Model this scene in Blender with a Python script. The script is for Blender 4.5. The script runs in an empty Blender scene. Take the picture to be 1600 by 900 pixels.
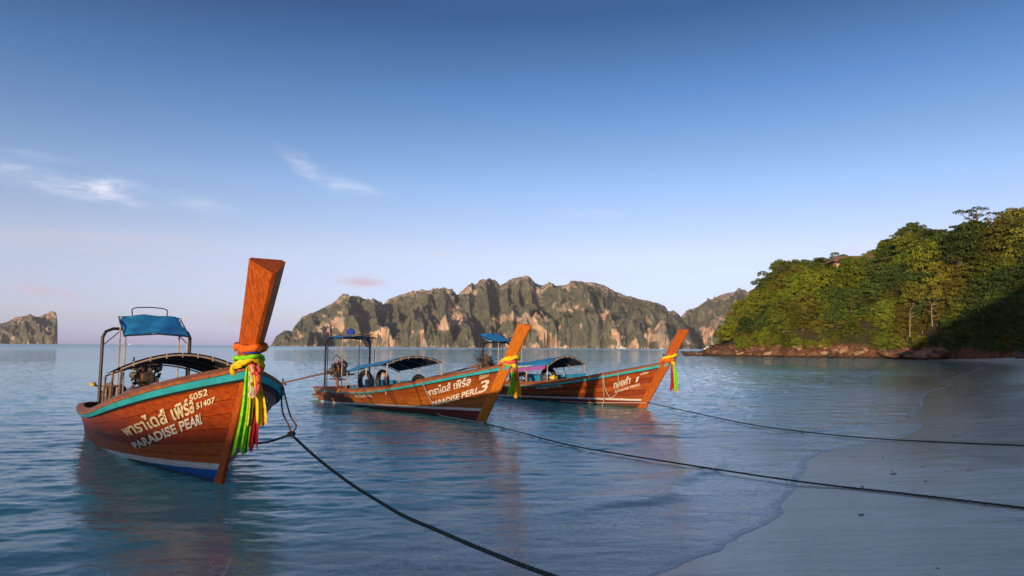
import bpy, bmesh, math, random
import numpy as np
from mathutils import Vector, Matrix

# ------------------------------------------------------------------ camera, sky, sun, exposure
SC = bpy.context.scene
COL = SC.collection
rad = math.radians
F_PX, CAM_H = 1067.0, 1.6
PITCH, ROLL = math.atan(92.5 / F_PX), math.atan(.0075)
FW = np.array([0, math.cos(PITCH), math.sin(PITCH)])
_r, _u = np.array([1., 0, 0]), np.array([0, -math.sin(PITCH), math.cos(PITCH)])
RT = _r * math.cos(ROLL) + _u * math.sin(ROLL)
UP = _u * math.cos(ROLL) - _r * math.sin(ROLL)
CAM = np.array([0, 0, CAM_H])

cd = bpy.data.cameras.new('camera')
cam = bpy.data.objects.new('camera', cd); COL.objects.link(cam)
cd.sensor_width = 36; cd.lens = 36 * F_PX / 1600
cd.clip_start = .1; cd.clip_end = 60000
cam.matrix_world = Matrix(((RT[0], UP[0], -FW[0], 0), (RT[1], UP[1], -FW[1], 0), (RT[2], UP[2], -FW[2], CAM_H), (0, 0, 0, 1)))
SC.camera = cam

SUN_AZ = rad(22)      # the light travels towards +Y and this much to the right
SUN_EL = rad(5.0)
to_sun = Vector((-math.sin(SUN_AZ) * math.cos(SUN_EL), -math.cos(SUN_AZ) * math.cos(SUN_EL), math.sin(SUN_EL)))
sl = bpy.data.lights.new('sun', 'SUN'); sl.energy = 5.0; sl.angle = rad(.5); sl.color = (1, .69, .40)
sun = bpy.data.objects.new('sun', sl); COL.objects.link(sun)
sun.rotation_euler = to_sun.to_track_quat('Z', 'Y').to_euler()
sun.location = (0, -30, 40)

W = bpy.data.worlds.new('World'); SC.world = W; W.use_nodes = True
SC.view_settings.view_transform = 'Standard'; SC.view_settings.look = 'None'
SC.view_settings.exposure = 0.2; SC.view_settings.gamma = 1
SC.view_settings.use_curve_mapping = False
SC.render.engine = 'CYCLES'
SC.cycles.max_bounces = 8; SC.cycles.transparent_max_bounces = 12
SC.cycles.volume_bounces = 0; SC.cycles.use_denoising = True


class NT:
    """small node-tree helper"""
    def __init__(s, tree):
        s.t = tree; tree.nodes.clear()

    def n(s, typ, ins=None, **kw):
        nd = s.t.nodes.new(typ)
        for k, v in kw.items():
            setattr(nd, k, v)
        for k, v in (ins or {}).items():
            s.set(nd.inputs[k], v)
        return nd

    def set(s, sock, v):
        if isinstance(v, bpy.types.NodeSocket):
            s.t.links.new(v, sock)
        elif isinstance(v, bpy.types.Node):
            s.t.links.new(v.outputs[0], sock)
        else:
            if hasattr(sock.default_value, '__len__') and not isinstance(v, (int, float)) and len(v) == 3 and len(sock.default_value) == 4:
                v = (*v, 1)
            sock.default_value = v

    def math(s, op, a, b=0., c=None, clamp=False):
        nd = s.n('ShaderNodeMath', operation=op, use_clamp=clamp)
        s.set(nd.inputs[0], a); s.set(nd.inputs[1], b)
        if c is not None: s.set(nd.inputs[2], c)
        return nd.outputs[0]

    def mix(s, fac, a, b, mode='MIX'):
        nd = s.n('ShaderNodeMix', data_type='RGBA', blend_type=mode)
        s.set(nd.inputs[0], fac); s.set(nd.inputs[6], a); s.set(nd.inputs[7], b)
        return nd.outputs[2]

    def ramp(s, fac, a, b, lo=0., hi=1., smooth=True):
        nd = s.n('ShaderNodeMapRange', interpolation_type='SMOOTHSTEP' if smooth else 'LINEAR')
        s.set(nd.inputs[0], fac); s.set(nd.inputs[1], a); s.set(nd.inputs[2], b); s.set(nd.inputs[3], lo); s.set(nd.inputs[4], hi)
        return nd.outputs[0]

    def noise(s, vec, scale, detail=4, rough=.55, scl=None, loc=None, rot=None, dist=0.):
        if scl or loc or rot:
            vec = s.n('ShaderNodeMapping', {'Vector': vec, 'Scale': scl or (1, 1, 1), 'Location': loc or (0, 0, 0), 'Rotation': rot or (0, 0, 0)}).outputs[0]
        return s.n('ShaderNodeTexNoise', {'Vector': vec, 'Scale': scale, 'Detail': detail, 'Roughness': rough, 'Distortion': dist}).outputs[0]


# ---- sky: Nishita plus thin cirrus drawn by direction, all the way round
wn = NT(W.node_tree)
sky = wn.n('ShaderNodeTexSky', sky_type='NISHITA', sun_disc=False, sun_elevation=SUN_EL, sun_rotation=math.atan2(to_sun.x, to_sun.y),
           altitude=0, air_density=.5, dust_density=.3, ozone_density=1.8)
gen = wn.n('ShaderNodeTexCoord').outputs['Generated']
sep = wn.n('ShaderNodeSeparateXYZ', {0: gen})
elv = wn.math('ARCSINE', sep.outputs[2])
azi = wn.math('ARCTAN2', sep.outputs[0], sep.outputs[1])
ae = wn.n('ShaderNodeCombineXYZ', {0: azi, 1: elv}).outputs[0]


def pxdir(px, py):
    d = FW + RT * (px - 800) / F_PX - UP * (py - 450) / F_PX
    d = d / np.linalg.norm(d)
    return math.atan2(d[0], d[1]), math.asin(d[2])


def puff(px, py, wx, wy, tilt, amt):
    a, e = pxdir(px, py)
    mp = wn.n('ShaderNodeMapping', {'Vector': ae, 'Location': (-a, -e, 0)}).outputs[0]
    mp = wn.n('ShaderNodeMapping', {'Vector': mp, 'Rotation': (0, 0, tilt)}).outputs[0]
    mp = wn.n('ShaderNodeMapping', {'Vector': mp, 'Scale': (F_PX / wx, F_PX / wy, 0)}).outputs[0]
    ln = wn.n('ShaderNodeVectorMath', {0: mp}, operation='LENGTH').outputs['Value']
    return wn.math('MULTIPLY', wn.ramp(ln, 0, 1.5, 1, 0), amt)


nz1 = wn.noise(ae, 5, 7, .62, scl=(1.2, 6, 1), rot=(0, 0, .25), dist=.6)
nz2 = wn.noise(ae, 26, 6, .6, scl=(.8, 3, 1), rot=(0, 0, .2), dist=.4)
wisp = wn.math('MULTIPLY', wn.ramp(nz1, .30, .70), wn.ramp(nz2, .25, .70))
white = None
for a in [(70, 278, 110, 13, .17, 2.6), (165, 293, 44, 14, -.05, 3.0), (90, 297, 90, 8, .1, 1.2), (480, 262, 50, 13, .55, 2.0), (530, 285, 70, 10, .22, 1.3), (20, 241, 70, 8, 0, 1.0), (310, 318, 50, 14, .1, 1.2), (925, 334, 60, 7, .05, .8), (1195, 434, 26, 8, 0, .6)]:
    p = puff(*a); white = p if white is None else wn.math('ADD', white, p)
white = wn.math('MULTIPLY', white, wisp)
band = wn.math('MULTIPLY', wn.math('MULTIPLY', wn.ramp(elv, .02, .1), wn.ramp(elv, .12, .2, 1, 0)), wn.ramp(wn.noise(ae, 3, 6, .6, scl=(1, 9, 1)), .48, .75, 0, .5))
pink = wn.math('MULTIPLY', wn.math('ADD', wn.math('ADD', puff(563, 441, 36, 8, 0, 1.3), puff(65, 454, 40, 8, .12, .8)), puff(372, 503, 14, 8, 0, .8)), wn.ramp(nz2, .2, .55))
c = sky.outputs[0]
cr = wn.n('ShaderNodeValToRGB', {'Fac': sep.outputs[2]})      # clear-air grade by elevation, the same all round
while len(cr.color_ramp.elements) < 7: cr.color_ramp.elements.new(.5)
for e, (p, g) in zip(cr.color_ramp.elements, [(0, (0.996, 0.82, 1.637)), (0.04, (1.702, 1.175, 1.232)), (0.132, (2.779, 1.622, 1.286)), (0.224, (2.145, 1.682, 1.51)), (0.352, (0.973, 1.189, 1.312)), (0.45, (0.43, 0.657, 0.855)), (0.62, (1.0, 1.0, 1.0))]):
    e.position = p; e.color = (g[0] / 4, g[1] / 4, g[2] / 4, 1)
c = wn.mix(1, c, wn.n('ShaderNodeVectorMath', {0: cr.outputs[0], 1: (4.1, 4.1, 4.1)}, operation='MULTIPLY').outputs[0], 'MULTIPLY')     # neutral above the frame
c = wn.mix(wn.math('MULTIPLY', band, .8), c, (4.2, 3.8, 4.7))
c = wn.mix(wn.math('MULTIPLY', pink, .8, clamp=True), c, (4.2, 3.3, 4.1))
c = wn.mix(wn.math('MULTIPLY', white, .42, clamp=True), c, (5.2, 5.3, 6.2))
bg = wn.n('ShaderNodeBackground', {'Color': c, 'Strength': .15})
wn.n('ShaderNodeOutputWorld', {'Surface': bg.outputs[0]})


# ------------------------------------------------------------------ helpers
def proj_ray(px, py):
    return FW + RT * (px - 800) / F_PX - UP * (py - 450) / F_PX


def ground(px, py, z=0.):
    d = proj_ray(px, py)
    return CAM + d * ((z - CAM_H) / d[2])


def at_y(px, py, Y):
    d = proj_ray(px, py)
    return CAM + d * (Y / d[1])


_rs = np.random.RandomState(7)
_PERM = _rs.permutation(4096)
_ANG = _rs.rand(4096) * 2 * np.pi
_GX, _GY = np.cos(_ANG), np.sin(_ANG)


def pnoise(x, y, seed=0):
    xi, yi = np.floor(x).astype(int), np.floor(y).astype(int)
    xf, yf = x - xi, y - yi
    u, v = xf * xf * xf * (xf * (xf * 6 - 15) + 10), yf * yf * yf * (yf * (yf * 6 - 15) + 10)

    def g(ix, iy, dx, dy):
        h = _PERM[(_PERM[(ix + seed * 131) & 4095] + iy) & 4095]
        return _GX[h] * dx + _GY[h] * dy
    a = g(xi, yi, xf, yf); b = g(xi + 1, yi, xf - 1, yf)
    c = g(xi, yi + 1, xf, yf - 1); d = g(xi + 1, yi + 1, xf - 1, yf - 1)
    return ((a + u * (b - a)) + v * ((c + u * (d - c)) - (a + u * (b - a)))) * 1.5


def fbm(x, y, seed=0, oct=4, gain=.5):
    s = 0; a = 1.; 
    for i in range(oct):
        s = s + a * pnoise(x * 2 ** i, y * 2 ** i, seed + i * 17); a *= gain
    return s


def smooth(a, b, x):
    t = np.clip((x - a) / (b - a), 0, 1); return t * t * (3 - 2 * t)


def add_obj(name, me, mat=None, parent=None, smooth_shade=True, loc=None):
    o = bpy.data.objects.new(name, me); COL.objects.link(o)
    if mat is not None and len(me.materials) == 0: me.materials.append(mat)
    if parent is not None: o.parent = parent
    if loc is not None: o.location = loc
    return o


def mesh(name, V, Fc, mat=None, parent=None, shade=True, loc=None):
    me = bpy.data.meshes.new(name)
    me.from_pydata([tuple(map(float, v)) for v in V], [], [tuple(map(int, f)) for f in Fc]); me.validate()
    if shade:
        me.polygons.foreach_set('use_smooth', [True] * len(me.polygons)); me.set_sharp_from_angle(angle=rad(42))
    return add_obj(name, me, mat, parent, loc=loc)


def big_mesh(name, V, Q, mat=None, attrs=None, parent=None, shade=True):
    """numpy verts (n,3) and quads (m,4)"""
    me = bpy.data.meshes.new(name)
    me.vertices.add(len(V)); me.vertices.foreach_set('co', np.ascontiguousarray(V, np.float32).ravel())
    me.loops.add(Q.size); me.loops.foreach_set('vertex_index', np.ascontiguousarray(Q, np.int32).ravel())
    me.polygons.add(len(Q)); me.polygons.foreach_set('loop_start', np.arange(0, Q.size, Q.shape[1], dtype=np.int32))
    me.polygons.foreach_set('use_smooth', np.full(len(Q), shade))
    me.update(calc_edges=True)
    for k, a in (attrs or {}).items():
        me.attributes.new(k, 'FLOAT', 'POINT').data.foreach_set('value', np.ascontiguousarray(a, np.float32))
    return add_obj(name, me, mat, parent)


def grid_quads(nr, nc, wrap=False):
    i = np.arange(nr * nc).reshape(nr, nc)
    if wrap: i = np.concatenate([i, i[:, :1]], 1)
    return np.stack([i[:-1, :-1], i[:-1, 1:], i[1:, 1:], i[1:, :-1]], -1).reshape(-1, 4)


def tag(o, label, cat, group=None):
    o['label'] = label; o['category'] = cat
    if group: o['group'] = group
    return o


def empty(name, loc=(0, 0, 0), rz=0.):
    o = bpy.data.objects.new(name, None); COL.objects.link(o)
    o.location = loc; o.rotation_euler = (0, 0, rz); o.empty_display_size = .3
    return o


def struct(o):
    o['kind'] = 'structure'; return o


def box_vf(c, s, R=None):
    c = np.array(c, float); s = np.array(s, float) / 2
    V = np.array([(x, y, z) for x in (-1, 1) for y in (-1, 1) for z in (-1, 1)], float) * s
    if R is not None: V = V @ np.array(R).T
    return V + c, [(0, 1, 3, 2), (4, 6, 7, 5), (0, 4, 5, 1), (2, 3, 7, 6), (0, 2, 6, 4), (1, 5, 7, 3)]


def tube_vf(P, r, n=8, cap=True, lobes=0, twist=0.):
    P = np.array(P, float); m = len(P)
    r = np.full(m, r) if np.isscalar(r) else np.array(r, float)
    T = np.gradient(P, axis=0); T /= np.linalg.norm(T, axis=1)[:, None] + 1e-12
    ref = np.array([0, 0, 1.]) if abs(T[0][2]) < .9 else np.array([1., 0, 0])
    N = np.cross(T[0], ref); N /= np.linalg.norm(N)
    V = []; s = 0
    for i in range(m):
        if i:
            s += np.linalg.norm(P[i] - P[i - 1])
        N = N - T[i] * (N @ T[i]); N /= np.linalg.norm(N) + 1e-12
        B = np.cross(T[i], N)
        a = np.arange(n) / n * 2 * np.pi
        rr = r[i] * (1 + (.22 * np.cos(lobes * (a - s * twist)) if lobes else 0))
        V.append(P[i] + (np.cos(a) * rr)[:, None] * N + (np.sin(a) * rr)[:, None] * B)
    V = np.concatenate(V)
    Fc = [tuple(q) for q in grid_quads(m, n, True)]
    if cap: Fc += [tuple(range(n))[::-1], tuple(range((m - 1) * n, m * n))]
    return V, Fc


def join_vf(parts):
    V = []; Fc = []; o = 0
    for v, f in parts:
        V.append(np.array(v, float)); Fc += [tuple(i + o for i in q) for q in f]; o += len(v)
    return np.concatenate(V), Fc


def spline(pts, n):
    """Catmull-Rom through pts"""
    P = np.array(pts, float); P = np.concatenate([[2 * P[0] - P[1]], P, [2 * P[-1] - P[-2]]])
    out = []; m = len(P) - 3
    for t in np.linspace(0, m - 1e-6, n):
        i = int(t); f = t - i; a, b, c, d = P[i:i + 4]
        out.append(.5 * ((2 * b) + (c - a) * f + (2 * a - 5 * b + 4 * c - d) * f * f + (3 * b - a - 3 * c + d) * f ** 3))
    return np.array(out)


def new_mat(name):
    m = bpy.data.materials.new(name); m.use_nodes = True
    return m, NT(m.node_tree)


def out(n, sh, disp=None):
    n.n('ShaderNodeOutputMaterial', {'Surface': sh})


def simple_mat(name, col, rough=.6, metal=0., var=.15, nscale=6., bump=.0, coat=0., objvar=0.):
    m, n = new_mat(name)
    tc = n.n('ShaderNodeTexCoord').outputs['Object']
    nz = n.noise(tc, nscale, 5, .6)
    c = n.mix(n.ramp(nz, .3, .7), tuple(x * (1 - var) for x in col), tuple(min(1, x * (1 + var)) for x in col))
    if objvar:
        rnd = n.n('ShaderNodeObjectInfo').outputs['Random']
        c = n.n('ShaderNodeHueSaturation', {'Color': c, 'Value': n.ramp(rnd, 0, 1, 1 - objvar, 1 + objvar, False)}).outputs[0]
    b = n.n('ShaderNodeBsdfPrincipled', {'Base Color': c, 'Roughness': rough, 'Metallic': metal, 'Coat Weight': coat})
    if bump:
        n.set(b.inputs['Normal'], n.n('ShaderNodeBump', {'Height': nz, 'Strength': bump, 'Distance': .02}).outputs[0])
    out(n, b.outputs[0]); return m


# ------------------------------------------------------------------ beach and sea bed
EDGE = [(1025, 899), (1050, 891.6), (1087, 873), (1131, 862), (1137, 848), (1154.7, 844.7), (1154.7, 837.5), (1194, 824), (1212, 812), (1230, 801), (1219, 790),
        (1234, 776), (1248, 762), (1244, 754), (1262, 734), (1259, 721), (1294, 704), (1363, 692.5), (1384, 688), (1414, 682), (1439, 669),
        (1444.6, 663), (1424.6, 652), (1431, 640), (1445.7, 633), (1443.5, 614), (1469, 608), (1490, 602), (1469, 597), (1490, 590), (1524, 578.6), (1537.5, 574), (1521.7, 569), (1490, 565.5)]
near = [ground(*p)[:2] for p in EDGE]
for _ in range(2):                                   # round the lobes of the swash
    near = [near[0]] + [q for p, r in zip(near[:-1], near[1:]) for q in (p * .75 + r * .25, p * .25 + r * .75)] + [near[-1]]
shore = [np.array(p) for p in [(-400, -60), (-120, -22), (-40, -7), (-15, -.6), (-6, 1.4), (-2, 2.9), (.2, 4.3)]] + near + \
        [np.array(p) for p in [(66, 108), (72, 119), (66, 130), (58, 134), (50, 138), (43, 143), (40, 151), (44, 170), (54, 205), (66, 255), (90, 300), (150, 340), (400, 400)]]
SHORE = np.array(shore)
LAND = np.concatenate([SHORE, [(900, 400), (900, -900), (-900, -900), (-900, -60)]])


def shore_sd(x, y):
    """signed distance to the water's edge, positive on land"""
    d2 = np.full(x.shape, 1e18)
    for a, b in zip(SHORE[:-1], SHORE[1:]):
        dx, dy = b - a; L2 = dx * dx + dy * dy
        t = np.clip(((x - a[0]) * dx + (y - a[1]) * dy) / L2, 0, 1)
        d2 = np.minimum(d2, (x - a[0] - t * dx) ** 2 + (y - a[1] - t * dy) ** 2)
    ins = np.zeros(x.shape, bool)
    for a, b in zip(LAND, np.roll(LAND, -1, 0)):
        cr = (a[1] > y) != (b[1] > y)
        with np.errstate(divide='ignore', invalid='ignore'):
            ins ^= cr & (x < (b[0] - a[0]) * (y - a[1]) / (b[1] - a[1]) + a[0])
    return np.where(ins, 1, -1) * np.sqrt(d2)


def sand_height(x, y, sd):
    land = .040 * np.minimum(sd, 9) + .075 * np.clip(sd - 9, 0, 9) + .03 * np.clip(sd - 18, 0, 14) + .01 * np.clip(sd - 32, 0, 500)
    sea = -.055 * np.minimum(-sd, 14) - .09 * np.clip(-sd - 14, 0, 40) - .02 * np.clip(-sd - 54, 0, 400)
    z = np.where(sd > 0, land, sea)
    k = smooth(.3, 3, sd)
    z = z + .012 * fbm(x * .5, y * .5, 3, 3) * k + .05 * fbm(x * .12, y * .12, 5, 2) * smooth(5, 15, sd)
    z = z + .006 * fbm(x * 4, y * 4, 9, 2) * smooth(12, 20, sd) + .007 * fbm(x * .55 + y * .1, y * 1.9 - x * .5, 13, 3) * smooth(.4, 2.5, sd)
    return z


def polar(r, a):
    A, R_ = np.meshgrid(a, r); return R_ * np.sin(A), R_ * np.cos(A)


a_f = np.concatenate([np.linspace(-math.pi, -.85, 40)[:-1], np.linspace(-.85, .85, 460), np.linspace(.85, math.pi, 40)[1:-1]])
r_s = np.concatenate([[.05], np.geomspace(.4, 3.5, 14), np.geomspace(3.7, 90, 330), np.geomspace(93, 400, 60), [600, 1000, 2000, 4000, 7000]])
X, Y = polar(r_s, a_f); sd = shore_sd(X, Y); Z = sand_height(X, Y, sd)
m_sand, n = new_mat('sand')
tc = n.n('ShaderNodeTexCoord').outputs['Object']
sdn = n.n('ShaderNodeAttribute', attribute_name='sd').outputs['Fac']
big = n.noise(tc, .35, 4, .6, scl=(.6, 1, 1), rot=(0, 0, .9))
str_ = n.noise(tc, 1.6, 5, .65, scl=(.35, 2.2, 1), rot=(0, 0, -.35))
fine = n.noise(tc, 260, 3, .6)
rip = n.noise(tc, 7, 5, .7, scl=(.22, 2.4, 1), rot=(0, 0, -.28), dist=.4)
mott = n.noise(tc, 38, 4, .7, scl=(.6, 1.3, 1))
wet = n.ramp(n.math('ADD', sdn, n.math('MULTIPLY', n.math('SUBTRACT', big, .5), 7.)), 7.2, 8.8, 1, 0)
dry_c = n.mix(n.ramp(fine, .3, .7), (.80, .70, .58), (.90, .81, .70))
wet_c = n.mix(n.ramp(n.math('ADD', n.math('MULTIPLY', str_, .6), n.math('MULTIPLY', rip, .4)), .36, .62), (.74, .55, .41), (.97, .78, .60))  # backwash streaks; their darker tone also paints in dark reflections
speck = n.ramp(n.noise(tc, 90, 2, .5), .70, .76)
wet_c = n.mix(n.math('MULTIPLY', speck, .5), wet_c, (.26, .22, .19))
wet_c = n.mix(n.ramp(mott, .35, .7, .35, 0), wet_c, (.58, .43, .32))
col = n.mix(wet, dry_c, wet_c)
film = n.ramp(n.math('ADD', sdn, n.math('MULTIPLY', n.math('SUBTRACT', str_, .5), 2.4)), .6, 5.5, 0, 1)
rough = n.mix(wet, (.85, .85, .85), n.n('ShaderNodeCombineXYZ', {0: n.ramp(film, 0, 1, .10, .42)}).outputs[0])
rr = n.math('ADD', n.n('ShaderNodeSeparateXYZ', {0: rough}).outputs[0], n.math('MULTIPLY', n.math('SUBTRACT', rip, .5), n.math('MULTIPLY', wet, .55)), clamp=True)
hgt = n.math('ADD', n.math('ADD', n.math('MULTIPLY', str_, .5), n.math('MULTIPLY', rip, .45)), n.math('ADD', n.math('MULTIPLY', fine, .04), n.math('MULTIPLY', mott, .10)))
bp = n.n('ShaderNodeBump', {'Height': hgt, 'Strength': .42, 'Distance': .02})
b = n.n('ShaderNodeBsdfPrincipled', {'Base Color': col, 'Roughness': rr, 'IOR': 1.28, 'Normal': bp.outputs[0]})
out(n, b.outputs[0])
beach = struct(big_mesh('beach', np.stack([X, Y, Z], -1).reshape(-1, 3), grid_quads(len(r_s), len(a_f), True), m_sand, {'sd': sd.ravel()}))

# ------------------------------------------------------------------ sea
a_w = np.concatenate([np.linspace(-1.5, -.78, 30)[:-1], np.linspace(-.78, .80, 640), np.linspace(.80, 1.45, 20)[1:]])
r_w = np.concatenate([np.geomspace(1.5, 3.8, 20)[:-1], np.geomspace(3.8, 75, 560), np.geomspace(76, 400, 60), np.geomspace(430, 7000, 24)])
X, Y = polar(r_w, a_w); sd = shore_sd(X, Y); bed = sand_height(X, Y, sd)
rr_ = np.sqrt(X * X + Y * Y)
fade = 1 - smooth(45, 120, rr_)
off = np.clip(-sd, 0, 50)
deep = smooth(.3, 5, off)
swx, swy = X * .25 + Y * .10, Y - X * .18
wv = .014 * fbm(swx * 1.1, swy * .75, 21, 2) + .013 * fbm(swx * 2.6 + 3, swy * 2.0, 31, 2) + .011 * fbm(X * 1.7 + Y * .6, Y * 4.2 - X * .8, 41, 3)
wv = wv + .004 * fbm(X * 6, Y * 9, 51, 2)
Zw = wv * fade * (.12 + .88 * deep)
# low swell lines running in to the beach, and the thin lip of the swash
wob = .55 * fbm(X * .35, Y * .35, 61, 3)
for d0, w, h, s in ((1.25, .22, .026, 71), (2.9, .40, .028, 72), (5.2, .6, .024, 73)):
    lat = smooth(-.25, .35, pnoise(X * .22, Y * .22, s))
    e = off + wob - d0
    Zw = Zw + h * lat * np.exp(-np.where(e > 0, (e / (w * 1.6)) ** 2, (e / (w * .6)) ** 2)) * (1 - smooth(14, 28, rr_))
Zw = Zw * smooth(0, .6, off)
Zw = np.where(sd > 0, -.02 - .02 * np.clip(sd, 0, 50), Zw)
depth = np.clip(Zw - bed, 0, 60)
m_sea, n = new_mat('sea_water')
tc = n.n('ShaderNodeTexCoord').outputs['Object']
dep = n.n('ShaderNodeAttribute', attribute_name='depth').outputs['Fac']
sdn = n.n('ShaderNodeAttribute', attribute_name='sd').outputs['Fac']
h1 = n.noise(tc, 1.5, 3, .6, scl=(.45, 1, 1), rot=(0, 0, -.12))
h2 = n.noise(tc, 7, 4, .6, scl=(.5, 1, 1), rot=(0, 0, -.1))
h3 = n.noise(tc, .06, 3, .6, scl=(.25, 1, 1))
h4 = n.noise(tc, 24, 4, .65, scl=(.6, 1, 1), rot=(0, 0, .5))
hh = n.math('ADD', n.math('ADD', n.math('MULTIPLY', h1, .8), n.math('MULTIPLY', h2, .24)), n.math('MULTIPLY', h4, n.ramp(dep, .05, .5, .085, .02)))
bstr = n.math('MULTIPLY', n.ramp(dep, .0, .25, .7, 1), n.ramp(h3, .35, .65, .45, .85))
bp = n.n('ShaderNodeBump', {'Height': hh, 'Strength': bstr, 'Distance': .09}).outputs[0]
# light fades with depth: clear over the sand, turquoise, then the body colour of deep water
t_r = n.math('EXPONENT', n.math('MULTIPLY', dep, -2.3)); t_g = n.math('EXPONENT', n.math('MULTIPLY', dep, -.62)); t_b = n.math('EXPONENT', n.math('MULTIPLY', dep, -.50))
tint = n.n('ShaderNodeCombineColor', {0: t_r, 1: t_g, 2: t_b}).outputs[0]
body = n.mix(n.ramp(dep, .35, 1.5), (.16, .72, .68), (.016, .56, .58))
body = n.mix(n.ramp(dep, .02, .20, 1, 0), body, (.74, .66, .54))          # stirred-up sand in the shallows
turb = n.math('SUBTRACT', 1, n.math('EXPONENT', n.math('MULTIPLY', dep, -3.2)))
under = n.n('ShaderNodeMixShader', {0: turb, 1: n.n('ShaderNodeBsdfTransparent', {'Color': tint}).outputs[0], 2: n.n('ShaderNodeBsdfDiffuse', {'Color': body}).outputs[0]})
fr = n.math('MINIMUM', n.n('ShaderNodeFresnel', {'IOR': 1.30}).outputs[0], .66)          # a ruffled sea never reaches a full mirror
ruf = n.ramp(sdn, -350, -25, .24, .035)
surf = n.n('ShaderNodeMixShader', {0: fr, 1: under.outputs[0], 2: n.n('ShaderNodeBsdfGlossy', {'Color': (1, 1, 1), 'Roughness': ruf, 'Normal': bp}).outputs[0]})
# foam: a thin line along the swash and torn lace behind it
lace_v = n.n('ShaderNodeTexVoronoi', {'Vector': n.n('ShaderNodeMixRGB', {0: .12, 1: tc, 2: n.n('ShaderNodeTexNoise', {'Vector': tc, 'Scale': 3., 'Detail': 4}).outputs[1]}).outputs[0], 'Scale': 9.}, feature='DISTANCE_TO_EDGE').outputs[0]
lace = n.ramp(lace_v, .0, .10, 1, 0)
torn = n.noise(tc, 1.3, 5, .65, scl=(.7, 1, 1))
line = n.math('MULTIPLY', n.ramp(sdn, -.16, -.02), n.ramp(n.noise(tc, 9, 5, .7), .35, .62, .12, 1.))
zone = n.math('MULTIPLY', n.ramp(sdn, -3.2, -.6), n.ramp(torn, .44, .66))
crest = n.n('ShaderNodeAttribute', attribute_name='crest').outputs['Fac']
wsd = n.math('ADD', sdn, n.math('MULTIPLY', n.math('SUBTRACT', n.noise(tc, 1.1, 5, .65), .5), 1.5))
lin2 = n.ramp(n.math('ABSOLUTE', n.math('SUBTRACT', n.math('FRACT', n.math('MULTIPLY', wsd, 1.25)), .5)), .0, .045, 1, 0)
lin2 = n.math('MULTIPLY', n.math('MULTIPLY', lin2, n.ramp(sdn, -2.6, -.5)), n.ramp(n.noise(tc, 5, 5, .7), .46, .64, 0, .75))
line = n.math('MAXIMUM', line, lin2)
foam = n.math('MAXIMUM', line, n.math('MULTIPLY', lace, n.math('ADD', n.math('MULTIPLY', zone, .8), n.math('MULTIPLY', n.math('MULTIPLY', crest, n.ramp(n.noise(tc, 6, 5, .7), .42, .60)), 1.3)), clamp=True))
foam = n.math('MAXIMUM', foam, n.math('MULTIPLY', n.ramp(crest, .35, .95), n.ramp(n.noise(tc, 16, 6, .75, scl=(.7, 1, 1)), .47, .60)))
foam = n.math('MULTIPLY', foam, .9, clamp=True)
foam_s = n.n('ShaderNodeBsdfDiffuse', {'Color': (.92, .92, .93)})
out(n, n.n('ShaderNodeMixShader', {0: foam, 1: surf.outputs[0], 2: foam_s.outputs[0]}).outputs[0])
e = off + wob - 1.25
blob = lambda px, py, wx, wy: np.exp(-((X - ground(px, py)[0]) / wx) ** 2 - ((Y - ground(px, py)[1]) / wy) ** 2)
spot = np.clip(blob(700, 862, .38, .22) + blob(630, 880, .35, .12) + .8 * blob(520, 893, .3, .12) + .6 * blob(790, 868, .4, .14) + .5 * blob(860, 850, .4, .1), 0, 1)
crest = spot + .6 * np.exp(-(e / .35) ** 2) * smooth(-.1, .35, pnoise(X * .5, Y * .5, 71)) * (1 - smooth(9, 16, rr_)) * (sd < 0)
sea = struct(big_mesh('sea', np.stack([X, Y, Zw], -1).reshape(-1, 3), grid_quads(len(r_w), len(a_w)), m_sea, {'sd': sd.ravel(), 'depth': depth.ravel(), 'crest': crest.ravel()}))

# ------------------------------------------------------------------ far limestone islands
m_isl, n = new_mat('karst')
tc = n.n('ShaderNodeTexCoord').outputs['Object']
stp = n.n('ShaderNodeAttribute', attribute_name='rock').outputs['Fac']
grn = n.noise(tc, .018, 4, .6)
grn2 = n.noise(tc, .11, 3, .7)
veg = n.mix(n.ramp(grn, .35, .65), (.085, .100, .078), (.150, .160, .118))
veg = n.mix(n.math('MULTIPLY', n.ramp(grn2, .45, .7), .6), veg, (.034, .044, .030))
rk = n.noise(tc, .03, 6, .7, scl=(1, 1, .75))
rk2 = n.noise(tc, .012, 3, .5, loc=(31, 7, 3))
grey = n.mix(n.ramp(rk, .3, .7), (.20, .17, .135), (.44, .39, .33))
tan = n.mix(n.ramp(rk, .35, .65), (.40, .25, .15), (.72, .54, .39))
low = n.n('ShaderNodeSeparateXYZ', {0: tc}).outputs[2]
warm = n.math('MULTIPLY', n.ramp(rk2, .38, .55), n.ramp(low, 60, 150, 1, .2))
rock = n.mix(warm, grey, tan)
rmask = n.ramp(n.math('ADD', stp, n.math('MULTIPLY', n.math('SUBTRACT', n.noise(tc, .05, 5, .7), .5), 1.1)), .52, .66)
col = n.mix(rmask, veg, rock)
b = n.n('ShaderNodeBsdfPrincipled', {'Base Color': col, 'Roughness': .95, 'Specular IOR Level': .1})
hb = n.math('ADD', grn2, n.math('MULTIPLY', rk, .5))
n.set(b.inputs['Normal'], n.n('ShaderNodeBump', {'Height': hb, 'Strength': .8, 'Distance': 6.}).outputs[0])
out(n, b.outputs[0])


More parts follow.
